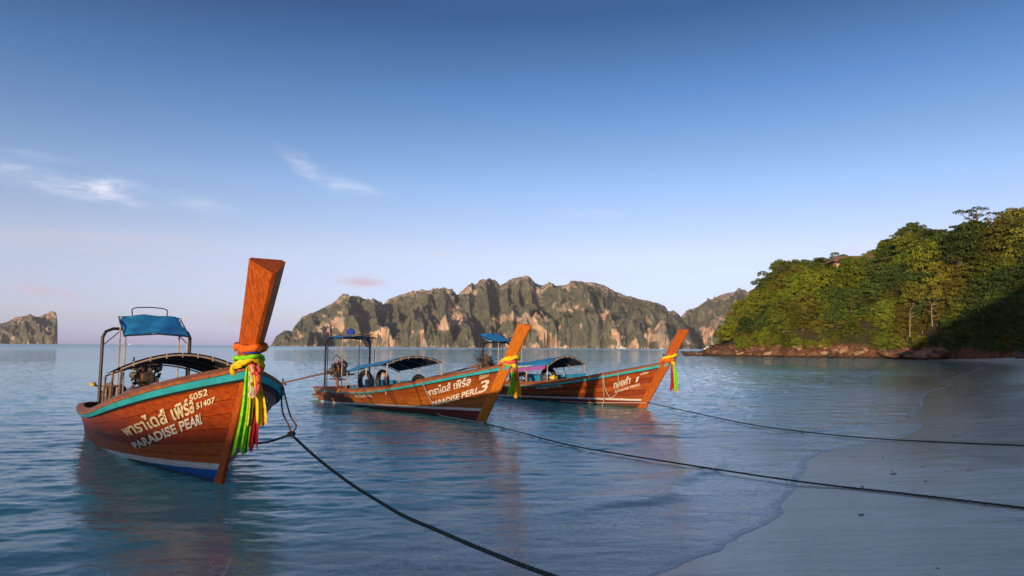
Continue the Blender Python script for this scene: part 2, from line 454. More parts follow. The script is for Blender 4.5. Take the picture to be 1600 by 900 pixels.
def island(name, prof, Yr, Df, seed, nc, nr=130, cliff=.2):
    """prof: skyline pixels; Yr: distance of the ridge; Df: how far the foot lies in front of it"""
    P = np.array(prof, float)
    W3 = np.array([at_y(px, py, Yr) for px, py in P])
    xs = np.linspace(W3[0, 0], W3[-1, 0], nc)
    H = np.maximum(np.interp(xs, W3[:, 0], W3[:, 2]), 0)
    span = xs[-1] - xs[0]
    t = np.concatenate([np.linspace(-.12, 1, nr), np.linspace(1, 1.7, 14)[1:]])
    Xg, T = np.meshgrid(xs, t)
    Hs = np.meshgrid(H, t)[0]
    # spurs and gullies move the whole face forward and back
    rid = lambda f, s, q: 1 - 2.4 * np.abs(pnoise(Xg / f + .35 * T, T * q + s, seed + s))
    warp = .30 * rid(165, 1, .9) + .17 * rid(70, 2, 1.6) + .045 * rid(26, 3, 3.5)
    tt = T + (warp - .16) * smooth(1.04, .7, T) * smooth(-.12, .08, T)
    R_ = np.interp(tt, [-.2, 0, .02, .10, .30, .36, .55, .62, .8, .92, 1, 1.7], [-.06, -.03, .07, .17, .40, .49, .66, .76, .91, .98, 1, .25])
    R2 = np.interp(tt, [-.2, 0, .015, .06, .2, .42, .46, .7, 1, 1.7], [-.06, -.03, .22, .31, .42, .57, .68, .87, 1, .25])
    patch = fbm(Xg / 75, T * 2.6 + Xg / 400, seed + 9, 3)          # where the limestone is bare
    k = smooth(-.1, .35, patch)
    Zg = Hs * (R_ * (1 - k) + R2 * k)
    damp = smooth(0, .12, T) * smooth(0, 12, Hs)
    top = 1 - smooth(.88, 1, T) * .9
    Zg = Zg + damp * top * (8 * fbm(Xg / 45, T * Df / 45, seed + 5, 3) + 2.8 * fbm(Xg / 9, T * Df / 9, seed + 6, 2))
    Yg = Yr - Df + T * Df + 12 * fbm(Xg / 30, Zg / 30, seed + 11, 3)
    fr = Zg / np.maximum(Hs, 1)
    lowband = smooth(.62, .25, fr)
    patch = .5 * patch + .7 * fbm(Xg / 62 + .3 * Zg / 60, Zg / 48, seed + 21, 4)
    rock = .375 + .50 * smooth(.05, .55, patch) * lowband + .22 * smooth(.05, .6, patch) + .22 * smooth(.8, .97, fr) * smooth(70, 140, Hs) + .25 * smooth(.05, .01, fr)
    Xg = Xg * Yg / Yr
    V = np.stack([Xg, Yg, Zg], -1).reshape(-1, 3)
    return struct(big_mesh(name, V, grid_quads(*Xg.shape), m_isl, {'rock': rock.ravel()}))


ISL = [(421, 541), (425, 538), (432, 527.5), (445, 518), (452, 517), (456, 520), (460, 510), (472, 497.5), (495, 486), (517, 475), (525, 470), (545, 463), (560, 462), (570, 467.5), (580, 470), (595, 471), (599, 476),
       (607, 467.5), (625, 461), (650, 457), (682, 452), (700, 452.5), (711, 459), (714, 465), (725, 456), (745, 444), (767, 439), (777, 441), (781, 446), (800, 437), (816, 433.6), (829, 438), (842, 445), (855, 447), (887, 445),
       (913, 441), (931, 441.5), (944, 446), (957, 454), (978, 462), (997, 467), (1013, 470), (1031, 476), (1041, 482), (1044, 489), (1052, 488), (1062, 494), (1070, 506), (1082, 530), (1094, 546)]
ISL2 = [(1040, 545), (1052, 520), (1066, 493), (1078, 484), (1091, 479), (1102, 471), (1112, 469), (1125, 461), (1139, 457), (1162, 454), (1168, 457), (1181, 451), (1194, 447.6), (1204, 450), (1230, 456), (1270, 466), (1330, 490), (1400, 548)]
ISL3 = [(-160, 537), (-120, 520), (-60, 512), (0, 506), (8, 504), (20, 498.5), (30, 495), (40, 493.5), (45, 491), (50, 491.5), (57, 495), (62, 494.5), (70, 491), (80, 488), (85, 488), (88, 491), (89.5, 500), (90, 537.5)]
island('island', ISL, 2200, 380, 100, 860, 170)
island('island', ISL2, 2700, 380, 300, 380, 110)
island('island', ISL3, 3000, 260, 500, 260, 90)

# ------------------------------------------------------------------ wooded headland
rng = random.Random(11)
HB = np.array([(47, 152), (48.5, 146), (53, 141.5), (59, 138), (66, 132.5), (73, 124), (76, 117), (79, 110), (86, 103), (100, 98), (160, 92), (420, 90), (420, 400), (112, 330), (88, 270), (70, 215), (53, 174)])


def poly_sd(Pg, x, y):
    d2 = np.full(x.shape, 1e18); ins = np.zeros(x.shape, bool)
    for a, b in zip(Pg, np.roll(Pg, -1, 0)):
        dx, dy = b - a
        t = np.clip(((x - a[0]) * dx + (y - a[1]) * dy) / (dx * dx + dy * dy), 0, 1)
        d2 = np.minimum(d2, (x - a[0] - t * dx) ** 2 + (y - a[1] - t * dy) ** 2)
        cr = (a[1] > y) != (b[1] > y)
        with np.errstate(divide='ignore', invalid='ignore'):
            ins ^= cr & (x < dx * (y - a[1]) / dy + a[0])
    return np.where(ins, 1, -1) * np.sqrt(d2)


SKL = np.array([(1120, 545), (1133, 528), (1144, 500), (1162, 470), (1203, 452), (1219, 444), (1228, 426), (1244, 412), (1269, 414), (1287, 408), (1303, 412), (1340, 408), (1381, 392), (1400, 366), (1422, 358), (1453, 354), (1494, 358), (1506, 366), (1537, 364), (1581, 350), (1640, 345), (1800, 340), (2100, 330)], float)
_dir = np.array([proj_ray(*p) for p in SKL])
SK_AZ = _dir[:, 0] / _dir[:, 1]; SK_T = _dir[:, 2] / _dir[:, 1]
TREE_H = 5.8


def hill_z(x, y):
    x = np.asarray(x, float); y = np.asarray(y, float)
    hd = poly_sd(HB, x, y)
    top = np.maximum(np.interp(x / y, SK_AZ, SK_T) * y + CAM_H - TREE_H * (.35 + .65 * smooth(.30, .42, x / y)), .8)
    z = top * (1 - np.exp(-np.clip(hd, 0, 200) / 6.)) + 1.7 * smooth(-6, 1.5, hd)
    return z + .5 * fbm(x * .2, y * .2, 81, 3) * smooth(1, 6, hd), hd


r_h = np.concatenate([np.linspace(88, 190, 170), np.geomspace(191, 330, 40)]); a_h = np.linspace(.20, 1.15, 300)
X, Y = polar(r_h, a_h); sdh = shore_sd(X, Y); Zh, hd = hill_z(X, Y)
wtr = smooth(-1.5, 1.5, sdh)
rockz = (1.5 * np.abs(fbm(X * .35, Y * .35, 83, 4)) + .5 * np.abs(fbm(X * 1.1, Y * 1.1, 84, 3))) * smooth(-9, -2, hd) * (1 - smooth(2, 6, hd))
onrock = smooth(77, 70, X)
Zh = np.where(hd > -12, Zh + rockz * onrock, -3.)
Zh = Zh * wtr + (1 - wtr) * -2.5 - 1.2 * smooth(-5, -12, hd) - 3.5 * smooth(.8, -.8, hd) * (1 - onrock)
m_head, n = new_mat('headland_soil')
tc = n.n('ShaderNodeTexCoord').outputs['Object']
zz = n.n('ShaderNodeSeparateXYZ', {0: tc}).outputs[2]
nz = n.noise(tc, .5, 6, .65); nz2 = n.noise(tc, 2.2, 5, .7)
rockc = n.mix(n.ramp(nz2, .3, .7), (.075, .035, .018), (.26, .125, .06))
rockc = n.mix(n.ramp(nz, .55, .7), rockc, (.36, .23, .13))
rockc = n.mix(n.ramp(zz, .15, .6, 1, 0), rockc, (.035, .022, .014))
soil = n.mix(n.ramp(nz, .4, .6), (.040, .032, .014), (.035, .050, .014))
c = n.mix(n.ramp(n.math('ADD', zz, n.math('MULTIPLY', nz, 2.)), 2.8, 4.2), rockc, soil)
b = n.n('ShaderNodeBsdfPrincipled', {'Base Color': c, 'Roughness': .9})
n.set(b.inputs['Normal'], n.n('ShaderNodeBump', {'Height': nz2, 'Strength': .9, 'Distance': .4}).outputs[0])
out(n, b.outputs[0])
struct(big_mesh('headland', np.stack([X, Y, Zh], -1).reshape(-1, 3), grid_quads(*X.shape), m_head))

# boulders of the rocky foot
m_rock, n = new_mat('boulder')
tc = n.n('ShaderNodeTexCoord').outputs['Object']
rnd = n.n('ShaderNodeObjectInfo').outputs['Random']
nz = n.noise(tc, 1.4, 6, .7)
c = n.mix(n.ramp(nz, .3, .7), (.085, .040, .022), (.27, .135, .07))
c = n.mix(n.ramp(rnd, .6, .95), c, (.38, .25, .15))
c = n.mix(n.ramp(rnd, .25, .05), c, (.07, .05, .04))
wz = n.n('ShaderNodeSeparateXYZ', {0: n.n('ShaderNodeNewGeometry').outputs['Position']}).outputs[2]
c = n.mix(n.ramp(n.math('ADD', wz, n.math('MULTIPLY', nz, .35)), .3, .75, 1, 0), c, (.030, .020, .014))
b = n.n('ShaderNodeBsdfPrincipled', {'Base Color': c, 'Roughness': .85})
n.set(b.inputs['Normal'], n.n('ShaderNodeBump', {'Height': nz, 'Strength': .7, 'Distance': .15}).outputs[0])
out(n, b.outputs[0])


def rock_mesh(seed):
    bm = bmesh.new(); bmesh.ops.create_icosphere(bm, subdivisions=2, radius=1)
    rs = np.random.RandomState(seed); nr = rs.randn(9, 3); nr /= np.linalg.norm(nr, axis=1)[:, None]; dd = .55 + .35 * rs.rand(9)
    for v in bm.verts:
        p = np.array(v.co)
        for a, d in zip(nr, dd):
            k = p @ a
            if k > d: p = p - a * (k - d)
        p = p * np.array([1.25, .9, .75]) * (1 + .07 * rs.randn())
        v.co = p
    me = bpy.data.meshes.new('rock'); bm.to_mesh(me); bm.free(); me.materials.append(m_rock); return me


rocks = [rock_mesh(i) for i in range(8)]


def put_rock(x, y, s, zoff=0., label='brown boulder in the rocky foot of the wooded headland', group='boulders along the foot of the headland'):
    zz, _ = hill_z(np.array([x]), np.array([y])); r = rng.random()
    o = bpy.data.objects.new('boulder', rocks[rng.randrange(8)]); COL.objects.link(o)
    o.location = (x, y, zoff); o.scale = (s * rng.uniform(.8, 1.3), s * rng.uniform(.7, 1.1), s * rng.uniform(.5, .9))
    o.rotation_euler = (rng.uniform(-.4, .4), rng.uniform(-.4, .4), rng.uniform(0, 6.3))
    return tag(o, label, 'rock', group)


foot = HB[:7]
for i in range(120):
    k = rng.random() ** .8 * (len(foot) - 1.001); j = int(k); p = foot[j] + (foot[j + 1] - foot[j]) * (k - j)
    d = foot[j + 1] - foot[j]; nrm = np.array([d[1], -d[0]]) / np.linalg.norm(d)      # towards the water
    q = p + nrm * rng.uniform(-2.5, 4.2)
    px = 800 + F_PX * q[0] / q[1]; sz = rng.uniform(.5, 1.6) * (1.35 if rng.random() < .15 else 1); out_ = (q - p) @ nrm
    put_rock(q[0], q[1], sz, rng.uniform(.1, .5) + .25 + 1.5 * min(1, max(0, (4.2 - (q - p) @ nrm) / 5)),
             ('small' if sz < .85 else ('middling' if sz < 1.3 else 'large')) + ' brown boulder ' + ('washed by the water' if out_ > 2 else ('halfway up the rocks' if out_ > -.5 else 'under the bushes')) + ', ' + ('left end' if px < 1200 else ('left of the leaning bare tree' if px < 1285 else ('right of the leaning bare tree' if px < 1370 else 'shaded right end'))) + ' of the headland')
for i in range(26):
    t = rng.random(); p = np.array([41, 150]) * (1 - t) + np.array([66, 252]) * t
    put_rock(p[0] + rng.uniform(-3, 1.5), p[1], rng.uniform(.5, 1.3), rng.uniform(-.1, .25), 'dark boulder in the low rock spit running out left of the headland', 'boulders of the low rock spit')
for x, y, s, lab in ((81, 108.5, 1.3, 'large reddish boulder at the near end of the rocks, on the sand'), (75.2, 101.5, 1.1, 'brown rock at the back of the beach by the right edge')):
    put_rock(x, y, s, .9, lab, None)


# ---- foliage
def leaf_mat(name, c1, c2, c3):
    m, n = new_mat(name)
    tc = n.n('ShaderNodeTexCoord').outputs['Object']
    rnd = n.n('ShaderNodeObjectInfo').outputs['Random']
    geo = n.n('ShaderNodeNewGeometry')
    isl = geo.outputs['Random Per Island']
    c = n.mix(n.ramp(isl, 0, 1, 0, 1, False), c1, c2)
    c = n.mix(n.ramp(n.noise(tc, .5, 3, .5), .45, .65), c, c3)
    c = n.n('ShaderNodeHueSaturation', {'Color': c, 'Hue': n.ramp(rnd, 0, 1, .475, .515, False), 'Value': n.ramp(n.math('FRACT', n.math('MULTIPLY', rnd, 7.3)), 0, 1, .6, 1.35, False)}).outputs[0]
    d = n.n('ShaderNodeBsdfPrincipled', {'Base Color': c, 'Roughness': .55, 'Specular IOR Level': .3})
    t = n.n('ShaderNodeBsdfTranslucent', {'Color': n.n('ShaderNodeHueSaturation', {'Color': c, 'Value': 1.3}).outputs[0]})
    out(n, n.n('ShaderNodeMixShader', {0: .22, 1: d.outputs[0], 2: t.outputs[0]}).outputs[0]); return m


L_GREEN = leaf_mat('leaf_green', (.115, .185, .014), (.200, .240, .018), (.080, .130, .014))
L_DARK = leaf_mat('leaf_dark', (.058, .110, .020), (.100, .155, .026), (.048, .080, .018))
L_OLIVE = leaf_mat('leaf_olive', (.165, .180, .018), (.215, .225, .026), (.125, .115, .022))
L_YEL = leaf_mat('leaf_yellow', (.30, .20, .02), (.38, .27, .03), (.22, .15, .02))
m_bark = simple_mat('bark', (.19, .14, .10), .9, var=.35, nscale=3, bump=.4)
m_pale = simple_mat('bare_wood', (.30, .23, .16), .85, var=.25, nscale=4)


def leaves(centres, nper, leaf, rs, flat=.6):
    """leaf quads spread through small clumps; centres: (x,y,z,r)"""
    V = []
    for cx, cy, cz, r in centres:
        k = int(nper * r * r)
        d = rs.randn(k, 3); d /= np.linalg.norm(d, axis=1)[:, None]
        d[:, 2] = np.where(d[:, 2] < -.35, -d[:, 2], d[:, 2])
        rad_ = r * (.45 + .6 * rs.rand(k) ** .5)
        P = np.array([cx, cy, cz]) + d * rad_[:, None] * np.array([1, 1, flat])
        nn = d + .9 * rs.randn(k, 3); nn[:, 2] += .5; nn /= np.linalg.norm(nn, axis=1)[:, None]
        t = np.cross(nn, rs.randn(k, 3)); t /= np.linalg.norm(t, axis=1)[:, None]
        bt = np.cross(nn, t); s = (leaf * (.6 + .8 * rs.rand(k)))[:, None]
        V.append(np.stack([P - t * s, P - bt * s * .55 + nn * s * .12, P + t * s, P + bt * s * .55 + nn * s * .12], 1))
    V = np.concatenate(V).reshape(-1, 3)
    return V, np.arange(len(V)).reshape(-1, 4)


def qmesh(name, V, Q, mat):
    o = big_mesh(name, V, Q, mat, shade=False); me = o.data; bpy.data.objects.remove(o); return me


def crown_variant(seed, mat, Rr=3.3, Hc=5.0, ncl=44, base=1.3, leaf=.20):
    rs = np.random.RandomState(seed); C_ = []
    lob = rs.rand(5) * 6.28
    for i in range(ncl):
        a = i * 2.39996 + rs.rand() * .5; h = ((i + .5) / ncl) ** .8
        rr = Rr * math.sqrt(max(0, 1 - (h * 1.25 - .3) ** 2)) * (.78 + .26 * math.sin(2 * a + lob[0]) + .16 * rs.randn())
        C_.append((rr * math.cos(a), rr * math.sin(a), base + Hc * h + .25 * rs.randn(), .72 + .4 * rs.rand()))
    for i in range(6):
        C_.append((rs.randn() * Rr * .3, rs.randn() * Rr * .3, base + Hc * (.3 + .4 * rs.rand()), 1.2))
    me = qmesh('crown', *leaves(C_, 105, leaf, rs), mat)
    P = []
    tp = [(0, 0, -.8), (.1 * rs.randn(), .1 * rs.randn(), base * .5), (.25 * rs.randn(), .25 * rs.randn(), base + Hc * .45)]
    P.append(tube_vf(spline(tp, 7), np.linspace(.20, .09, 7), 6))
    for i in range(6):
        c = C_[rs.randint(ncl)]; st = np.array(tp[1]) * .4 + np.array(tp[2]) * .6 * rs.uniform(.5, 1)
        P.append(tube_vf(spline([st, (st + np.array(c[:3])) / 2 + rs.randn(3) * .2, c[:3]], 5), np.linspace(.08, .025, 5), 5))
    V, Fc = join_vf(P); tm = bpy.data.meshes.new('trunk'); tm.from_pydata([tuple(v) for v in V], [], Fc); tm.materials.append(m_bark)
    return me, tm


VAR = {'g': [crown_variant(i, L_GREEN) for i in (1, 2, 3)] + [crown_variant(4, L_GREEN, 2.6, 5.8, 44, 1.0)],
       'd': [crown_variant(i, L_DARK) for i in (5, 6)] + [crown_variant(7, L_DARK, 3.8, 4.4, 46, 1.6)],
       'o': [crown_variant(i, L_OLIVE, 3.2, 4.8, 40, 1.2) for i in (8, 9)],
       'y': [crown_variant(10, L_YEL, 1.7, 2.4, 14, 1.6, .16)]}


def tree(x, y, kind, s, label, group=None, name='broadleaf_tree', zb=None, sz=1.):
    z, _ = hill_z(np.array([x]), np.array([y])); z = float(z[0]) if zb is None else zb
    cm, tm = VAR[kind][rng.randrange(len(VAR[kind]))]
    e = empty(name, (x, y, z - .3), rng.uniform(0, 6.28)); e.scale = (s, s, s * sz * rng.uniform(.9, 1.15))
    add_obj('crown', cm, None, e); add_obj('trunk', tm, None, e)
    return tag(e, label, 'tree' if 'tree' in name else 'shrub', group)


KL = {'g': 'bright green broadleaf tree in the dense canopy of the headland', 'd': 'dark green broadleaf tree in the dense canopy of the headland', 'o': 'olive brown broadleaf tree in the dense canopy of the headland'}
pts = []
cand = [(math.tan(rng.uniform(.295, .66)), rng.uniform(96, 190)) for _ in range(14000)]
cz = np.array(cand); chd = poly_sd(HB, cz[:, 0] * cz[:, 1], cz[:, 1])
for (az, yy), h in zip(cand, chd):
    x = az * yy; h = float(h)
    if h < .8 or h > 40: continue
    if any((x - p[0]) ** 2 + (yy - p[1]) ** 2 < (2.15 if h < 13 else (3.3 if h < 24 else 5.0)) ** 2 for p in pts): continue
    pts.append((x, yy, h))
    if len(pts) >= 296: break
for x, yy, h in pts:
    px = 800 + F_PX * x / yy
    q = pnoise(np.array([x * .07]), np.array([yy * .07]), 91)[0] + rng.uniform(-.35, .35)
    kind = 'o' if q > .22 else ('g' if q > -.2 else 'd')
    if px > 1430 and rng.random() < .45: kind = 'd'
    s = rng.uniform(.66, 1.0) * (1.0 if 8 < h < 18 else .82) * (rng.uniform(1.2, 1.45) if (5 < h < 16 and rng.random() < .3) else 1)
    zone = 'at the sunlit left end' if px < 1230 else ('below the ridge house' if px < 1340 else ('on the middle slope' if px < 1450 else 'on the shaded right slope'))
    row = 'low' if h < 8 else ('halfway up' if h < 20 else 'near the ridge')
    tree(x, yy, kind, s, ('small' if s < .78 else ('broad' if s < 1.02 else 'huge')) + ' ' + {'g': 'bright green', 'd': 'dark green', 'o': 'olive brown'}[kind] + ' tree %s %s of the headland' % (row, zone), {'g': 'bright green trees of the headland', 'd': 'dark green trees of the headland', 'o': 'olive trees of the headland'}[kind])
# low scrub that hangs over the rocks and the back of the beach
k = 0
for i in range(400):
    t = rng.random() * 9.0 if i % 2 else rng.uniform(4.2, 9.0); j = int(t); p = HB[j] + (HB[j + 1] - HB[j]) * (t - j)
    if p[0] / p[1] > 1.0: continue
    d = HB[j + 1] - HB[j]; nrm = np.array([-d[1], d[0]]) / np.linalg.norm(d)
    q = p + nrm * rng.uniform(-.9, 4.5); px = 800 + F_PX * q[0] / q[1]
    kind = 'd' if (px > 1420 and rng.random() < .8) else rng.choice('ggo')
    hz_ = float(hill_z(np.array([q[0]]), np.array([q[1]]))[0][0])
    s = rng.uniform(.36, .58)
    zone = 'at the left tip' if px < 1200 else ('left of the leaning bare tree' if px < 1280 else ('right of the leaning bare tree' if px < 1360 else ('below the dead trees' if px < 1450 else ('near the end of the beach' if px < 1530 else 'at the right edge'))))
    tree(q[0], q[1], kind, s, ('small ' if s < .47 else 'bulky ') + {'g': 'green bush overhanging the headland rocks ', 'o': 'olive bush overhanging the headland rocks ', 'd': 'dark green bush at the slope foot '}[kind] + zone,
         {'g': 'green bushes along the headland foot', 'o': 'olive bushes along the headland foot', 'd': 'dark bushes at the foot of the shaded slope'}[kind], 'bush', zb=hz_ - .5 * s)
    k += 1
    if k >= 165: break

p = at_y(1403, 432, 150); tree(p[0], p[1], 'y', 1.1, 'yellow leaved shrub glowing in the headland canopy below the roof', None, 'yellow_shrub', zb=p[2] - 2.0)

# the flat-topped tree that stands above the skyline
def flat_tree():
    b = at_y(1528, 366, 140); top = at_y(1530, 325, 140)
    H = top[2] - b[2] + 5.; e = empty('flat_topped_tree', (b[0], b[1], b[2] - 5.))
    rs = np.random.RandomState(5)
    sc = 140 / F_PX
    C_ = []; P = [tube_vf(spline([(0, 0, -1), (.15, 0, H * .5), (-.1, .1, H * .8), (0, 0, H - .6)], 12), np.linspace(.30, .08, 12), 7)]
    for dx, py, r in [(-32, 338, .9), (-24, 336, 1.0), (-15, 338, 1.1), (-6, 335, 1.1), (0, 331, 1.0), (-4, 342, 1.0), (8, 341, 1.1), (13, 332, 1.0), (18, 341, 1.0), (26, 341, .9), (34, 339, .7), (40, 338, .6),
                      (32, 346, .7), (38, 345, .6), (22, 347, .7), (12, 349, .7), (-18, 348, .7), (-6, 348, .8), (-22, 358, .8), (-14, 356, .9), (-6, 357, .8), (-2, 364, .7), (-14, 362, .7), (14, 353, .5)]:
        z = (372 - py) * sc + 5; c = np.array([dx * sc, rs.uniform(-1.8, 1.8), z]); C_.append((*c, r * .92))
        s0 = np.array([0, 0, max(4.6, z - abs(dx) * sc * .55 - .4)])
        P.append(tube_vf(spline([s0, (s0 + c) / 2 + [0, 0, -.15], c], 5), np.linspace(.10, .03, 5), 5))
    me = qmesh('crown', *leaves(C_, 95, .17, rs, .5), L_DARK); add_obj('crown', me, None, e)
    mesh('trunk', *join_vf(P), m_bark, e)
    tag(e, 'tall flat topped tree standing alone above the headland skyline', 'tree')


flat_tree()


def bare_tree(px, py, Yd, hpx, seed, label):
    b = at_y(px, py, Yd); sc = Yd / F_PX; h = hpx * sc * .75; rs = np.random.RandomState(seed)
    e = empty('dead_tree', (b[0], b[1], b[2]))
    trunk = spline([(0, 0, -2), (.1 * h * rs.randn() * .3, 0, h * .5), (.12 * h * rs.randn(), -.3, h)], 9)
    mesh('trunk', *tube_vf(trunk, np.linspace(.09, .025, 9), 6), m_pale, e)
    for i in range(7):
        t = rs.uniform(.3, .95); s0 = trunk[int(t * 8)]; a = rs.uniform(-1, 1)
        en = s0 + np.array([a * h * .55, -rs.rand() * .8, h * rs.uniform(.05, .4)])
        mesh('branch', *tube_vf(spline([s0, (s0 + en) / 2 + rs.randn(3) * .15, en], 6), np.linspace(.05, .015, 6), 5), m_pale, e)
    tag(e, label, 'dead tree')


bare_tree(1421, 508, 121, 34, 3, 'pale dead tree with bare forked branches in the middle of the slope')
bare_tree(1456, 492, 118, 26, 8, 'pale bare branches of a dead tree at the edge of the shade')
bare_tree(1287, 545, 136, 30, 12, 'thin bare tree leaning over the sunlit rocks')

# the roof that shows between the trees on the ridge
hp = at_y(1337, 404, 146); hs = empty('hillside_house', (hp[0], hp[1], hp[2] - 3.5), -.12)
m_rf = simple_mat('roof_tiles', (.30, .17, .12), .8, var=.2, nscale=8); m_hw = simple_mat('house_wall', (.55, .36, .25), .8, var=.1)
mesh('wall', *box_vf((0, 0, .7), (9.6, 5, 4.2)), m_hw, hs, False)
V = [(-5.6, -3.4, 2.75), (5.6, -3.4, 2.75), (5.6, 3.4, 2.75), (-5.6, 3.4, 2.75), (-4.2, 0, 4.1), (4.2, 0, 4.1)]
V += [(x, y, z - .14) for x, y, z in V]
mesh('roof', V, [(0, 1, 5, 4), (1, 2, 5), (2, 3, 4, 5), (3, 0, 4), (6, 10, 11, 7), (7, 11, 8), (8, 11, 10, 9), (9, 10, 6), (0, 6, 7, 1), (1, 7, 8, 2), (2, 8, 9, 3), (3, 9, 6, 0)], m_rf, hs, False)
m_wn = simple_mat('dark_window', (.03, .03, .035), .2)
for i in range(5):
    mesh('window', *box_vf((-3.8 + i * 1.9, -2.53, 1.9), (.9, .06, 1.1)), m_wn, hs, False)
tag(hs, 'low house with a brown roof half hidden in trees on the ridge', 'house')
# drift log and stones at the right end of the beach
lp = ground(1590, 550, 1.2)

# ------------------------------------------------------------------ longtail boats
UM = .42


class Hull:
    """local axes: x forward from the stem foot, y to port, z up from the waterline"""
    def __init__(s, L, B, zs, zm, zb, rake, zt, wl, pb, pz, pw):
        s.__dict__.update(locals())

    def zg(s, u):
        return s.zm + (s.zb - s.zm) * np.clip((u - .25) / .75, 0, 1) ** s.pz + (s.zs - s.zm) * np.clip((.25 - u) / .25, 0, 1) ** 2

    def bg(s, u):
        return s.B / 2 * np.where(u > UM, 1 - np.clip((u - UM) / (1 - UM), 0, 1) ** s.pb, 1 - .4 * np.clip((UM - u) / UM, 0, 1) ** 2.5)

    def bw(s, u):
        return s.B / 2 * s.wl * np.where(u > .2, 1 - np.clip((u - .2) / .8, 0, 1) ** s.pw, 1 - .3 * (1 - u / .2) ** 2)

    def p(s, u, v, off=0., side=-1):
        """surface point; v 0 keel, .2 waterline, 1 gunwale; side -1 starboard, +1 port"""
        u = np.asarray(u, float); v = np.asarray(v, float); u, v = np.broadcast_arrays(u, v)

        def f(u, v):
            zg, bg, bw = s.zg(u), s.bg(u), s.bw(u)
            a = np.clip(v / .2, 0, 1) * np.pi / 2; q = np.clip((v - .2) / .8, 0, 1.3)
            z = np.where(v < .2, -.26 * np.cos(a), zg * q)
            y = np.where(v < .2, bw * np.sin(a), bw + (bg - bw) * q ** 1.12)
            x = -s.L + u * s.L + u ** 5 * s.rake * z - (1 - u) ** 4 * .3 * z
            return np.stack([x, y, z], -1)
        P = f(u, v)
        if np.any(off):
            e = 1e-3; du = f(np.clip(u + e, 0, 1), v) - f(np.clip(u - e, 0, 1), v); dv = f(u, v + e) - f(u, v - e)
            N = np.cross(dv, du); N /= np.linalg.norm(N, axis=-1)[..., None] + 1e-9
            N = np.where((N[..., 1:2] < 0), -N, N)
            P = P + N * np.asarray(off)[..., None]
        return P * np.array([1, side, 1])


US = 1 - (1 - np.linspace(0, 1, 52)) ** 1.7


def strip(h, us, va, vb, o_in, o_out, side, nv=3):
    """a plank between two girth lines, with thickness"""
    vs = np.linspace(0, 1, nv)
    rows = []
    for k in vs: rows.append(h.p(us, va + (vb - va) * k, o_out, side))
    for k in vs[::-1]: rows.append(h.p(us, va + (vb - va) * k, o_in, side))
    A = np.stack(rows, 1)                       # (nu, 2nv, 3)
    n, m = A.shape[:2]
    Q = [tuple(q) for q in grid_quads(n, m, True)]
    Q += [tuple(range(m)), tuple(range((n - 1) * m, n * m))[::-1]]
    if side > 0: Q = [q[::-1] for q in Q]
    return A.reshape(-1, 3), Q


def hull_mat(name, c1, c2, bottom, stain, stripe_lo, stripe_hi, gloss=.28, rise=.045, x0=4.):
    """varnished planks; paint below the boot stripe; old stains near the water and the stern"""
    m, n = new_mat(name)
    tc = n.n('ShaderNodeTexCoord').outputs['Object']
    sp = n.n('ShaderNodeSeparateXYZ', {0: tc}); z = sp.outputs[2]; x = sp.outputs[0]
    rnd = n.n('ShaderNodeObjectInfo').outputs['Random']
    grain = n.noise(tc, 9, 6, .65, scl=(.16, 2, 3.2), dist=.5)
    blot = n.noise(tc, 1.3, 4, .6, scl=(.6, 1, 1.4))
    c = n.mix(n.ramp(grain, .3, .7), c1, c2)
    c = n.mix(n.ramp(blot, .50, .72, 0, .75), c, tuple(k * .40 for k in c1))
    scuff = n.noise(tc, 22, 4, .7, scl=(.35, 1, 1))
    c = n.mix(n.ramp(scuff, .66, .74, 0, .35), c, (.42, .26, .16))
    c = n.n('ShaderNodeHueSaturation', {'Color': c, 'Hue': n.ramp(rnd, 0, 1, .492, .506, False), 'Value': n.ramp(rnd, 0, 1, .72, 1.22, False)}).outputs[0]
    ln = n.math('SUBTRACT', z, n.math('MULTIPLY', n.math('ADD', x, x0), rise))      # the stripe climbs towards the bow
    wob = n.math('ADD', ln, n.math('MULTIPLY', n.math('SUBTRACT', n.noise(tc, 5, 3, .6), .5), .018))
    streak = n.noise(tc, 3, 5, .7, scl=(2.2, 1, .25))
    st = n.math('MULTIPLY', n.ramp(n.math('ADD', wob, n.math('MULTIPLY', streak, -.35)), -.18, .30, 1, 0), n.ramp(x, -3.5, -6.5, .25, .9))
    c = n.mix(n.math('MULTIPLY', st, stain, clamp=True), c, (.06, .05, .05))
    paint = n.math('LESS_THAN', wob, stripe_lo); stp = n.math('LESS_THAN', wob, stripe_hi)
    wht = n.mix(n.ramp(n.noise(tc, 8, 4, .7), .5, .75), (.62, .62, .62), (.36, .33, .30))
    bt = n.mix(n.ramp(n.noise(tc, 6, 5, .7), .5, .72), bottom, tuple(k * .55 + .03 for k in bottom))
    bt = n.mix(n.ramp(z, .10, .0), bt, (.035, .045, .030))
    c = n.mix(stp, c, wht); c = n.mix(paint, c, bt)
    rg = n.math('ADD', n.ramp(grain, .2, .8, gloss, gloss + .18), n.math('MULTIPLY', st, .3))
    b = n.n('ShaderNodeBsdfPrincipled', {'Base Color': c, 'Roughness': rg, 'Specular IOR Level': .35})
    n.set(b.inputs['Normal'], n.n('ShaderNodeBump', {'Height': grain, 'Strength': .22, 'Distance': .01}).outputs[0])
    out(n, b.outputs[0]); return m


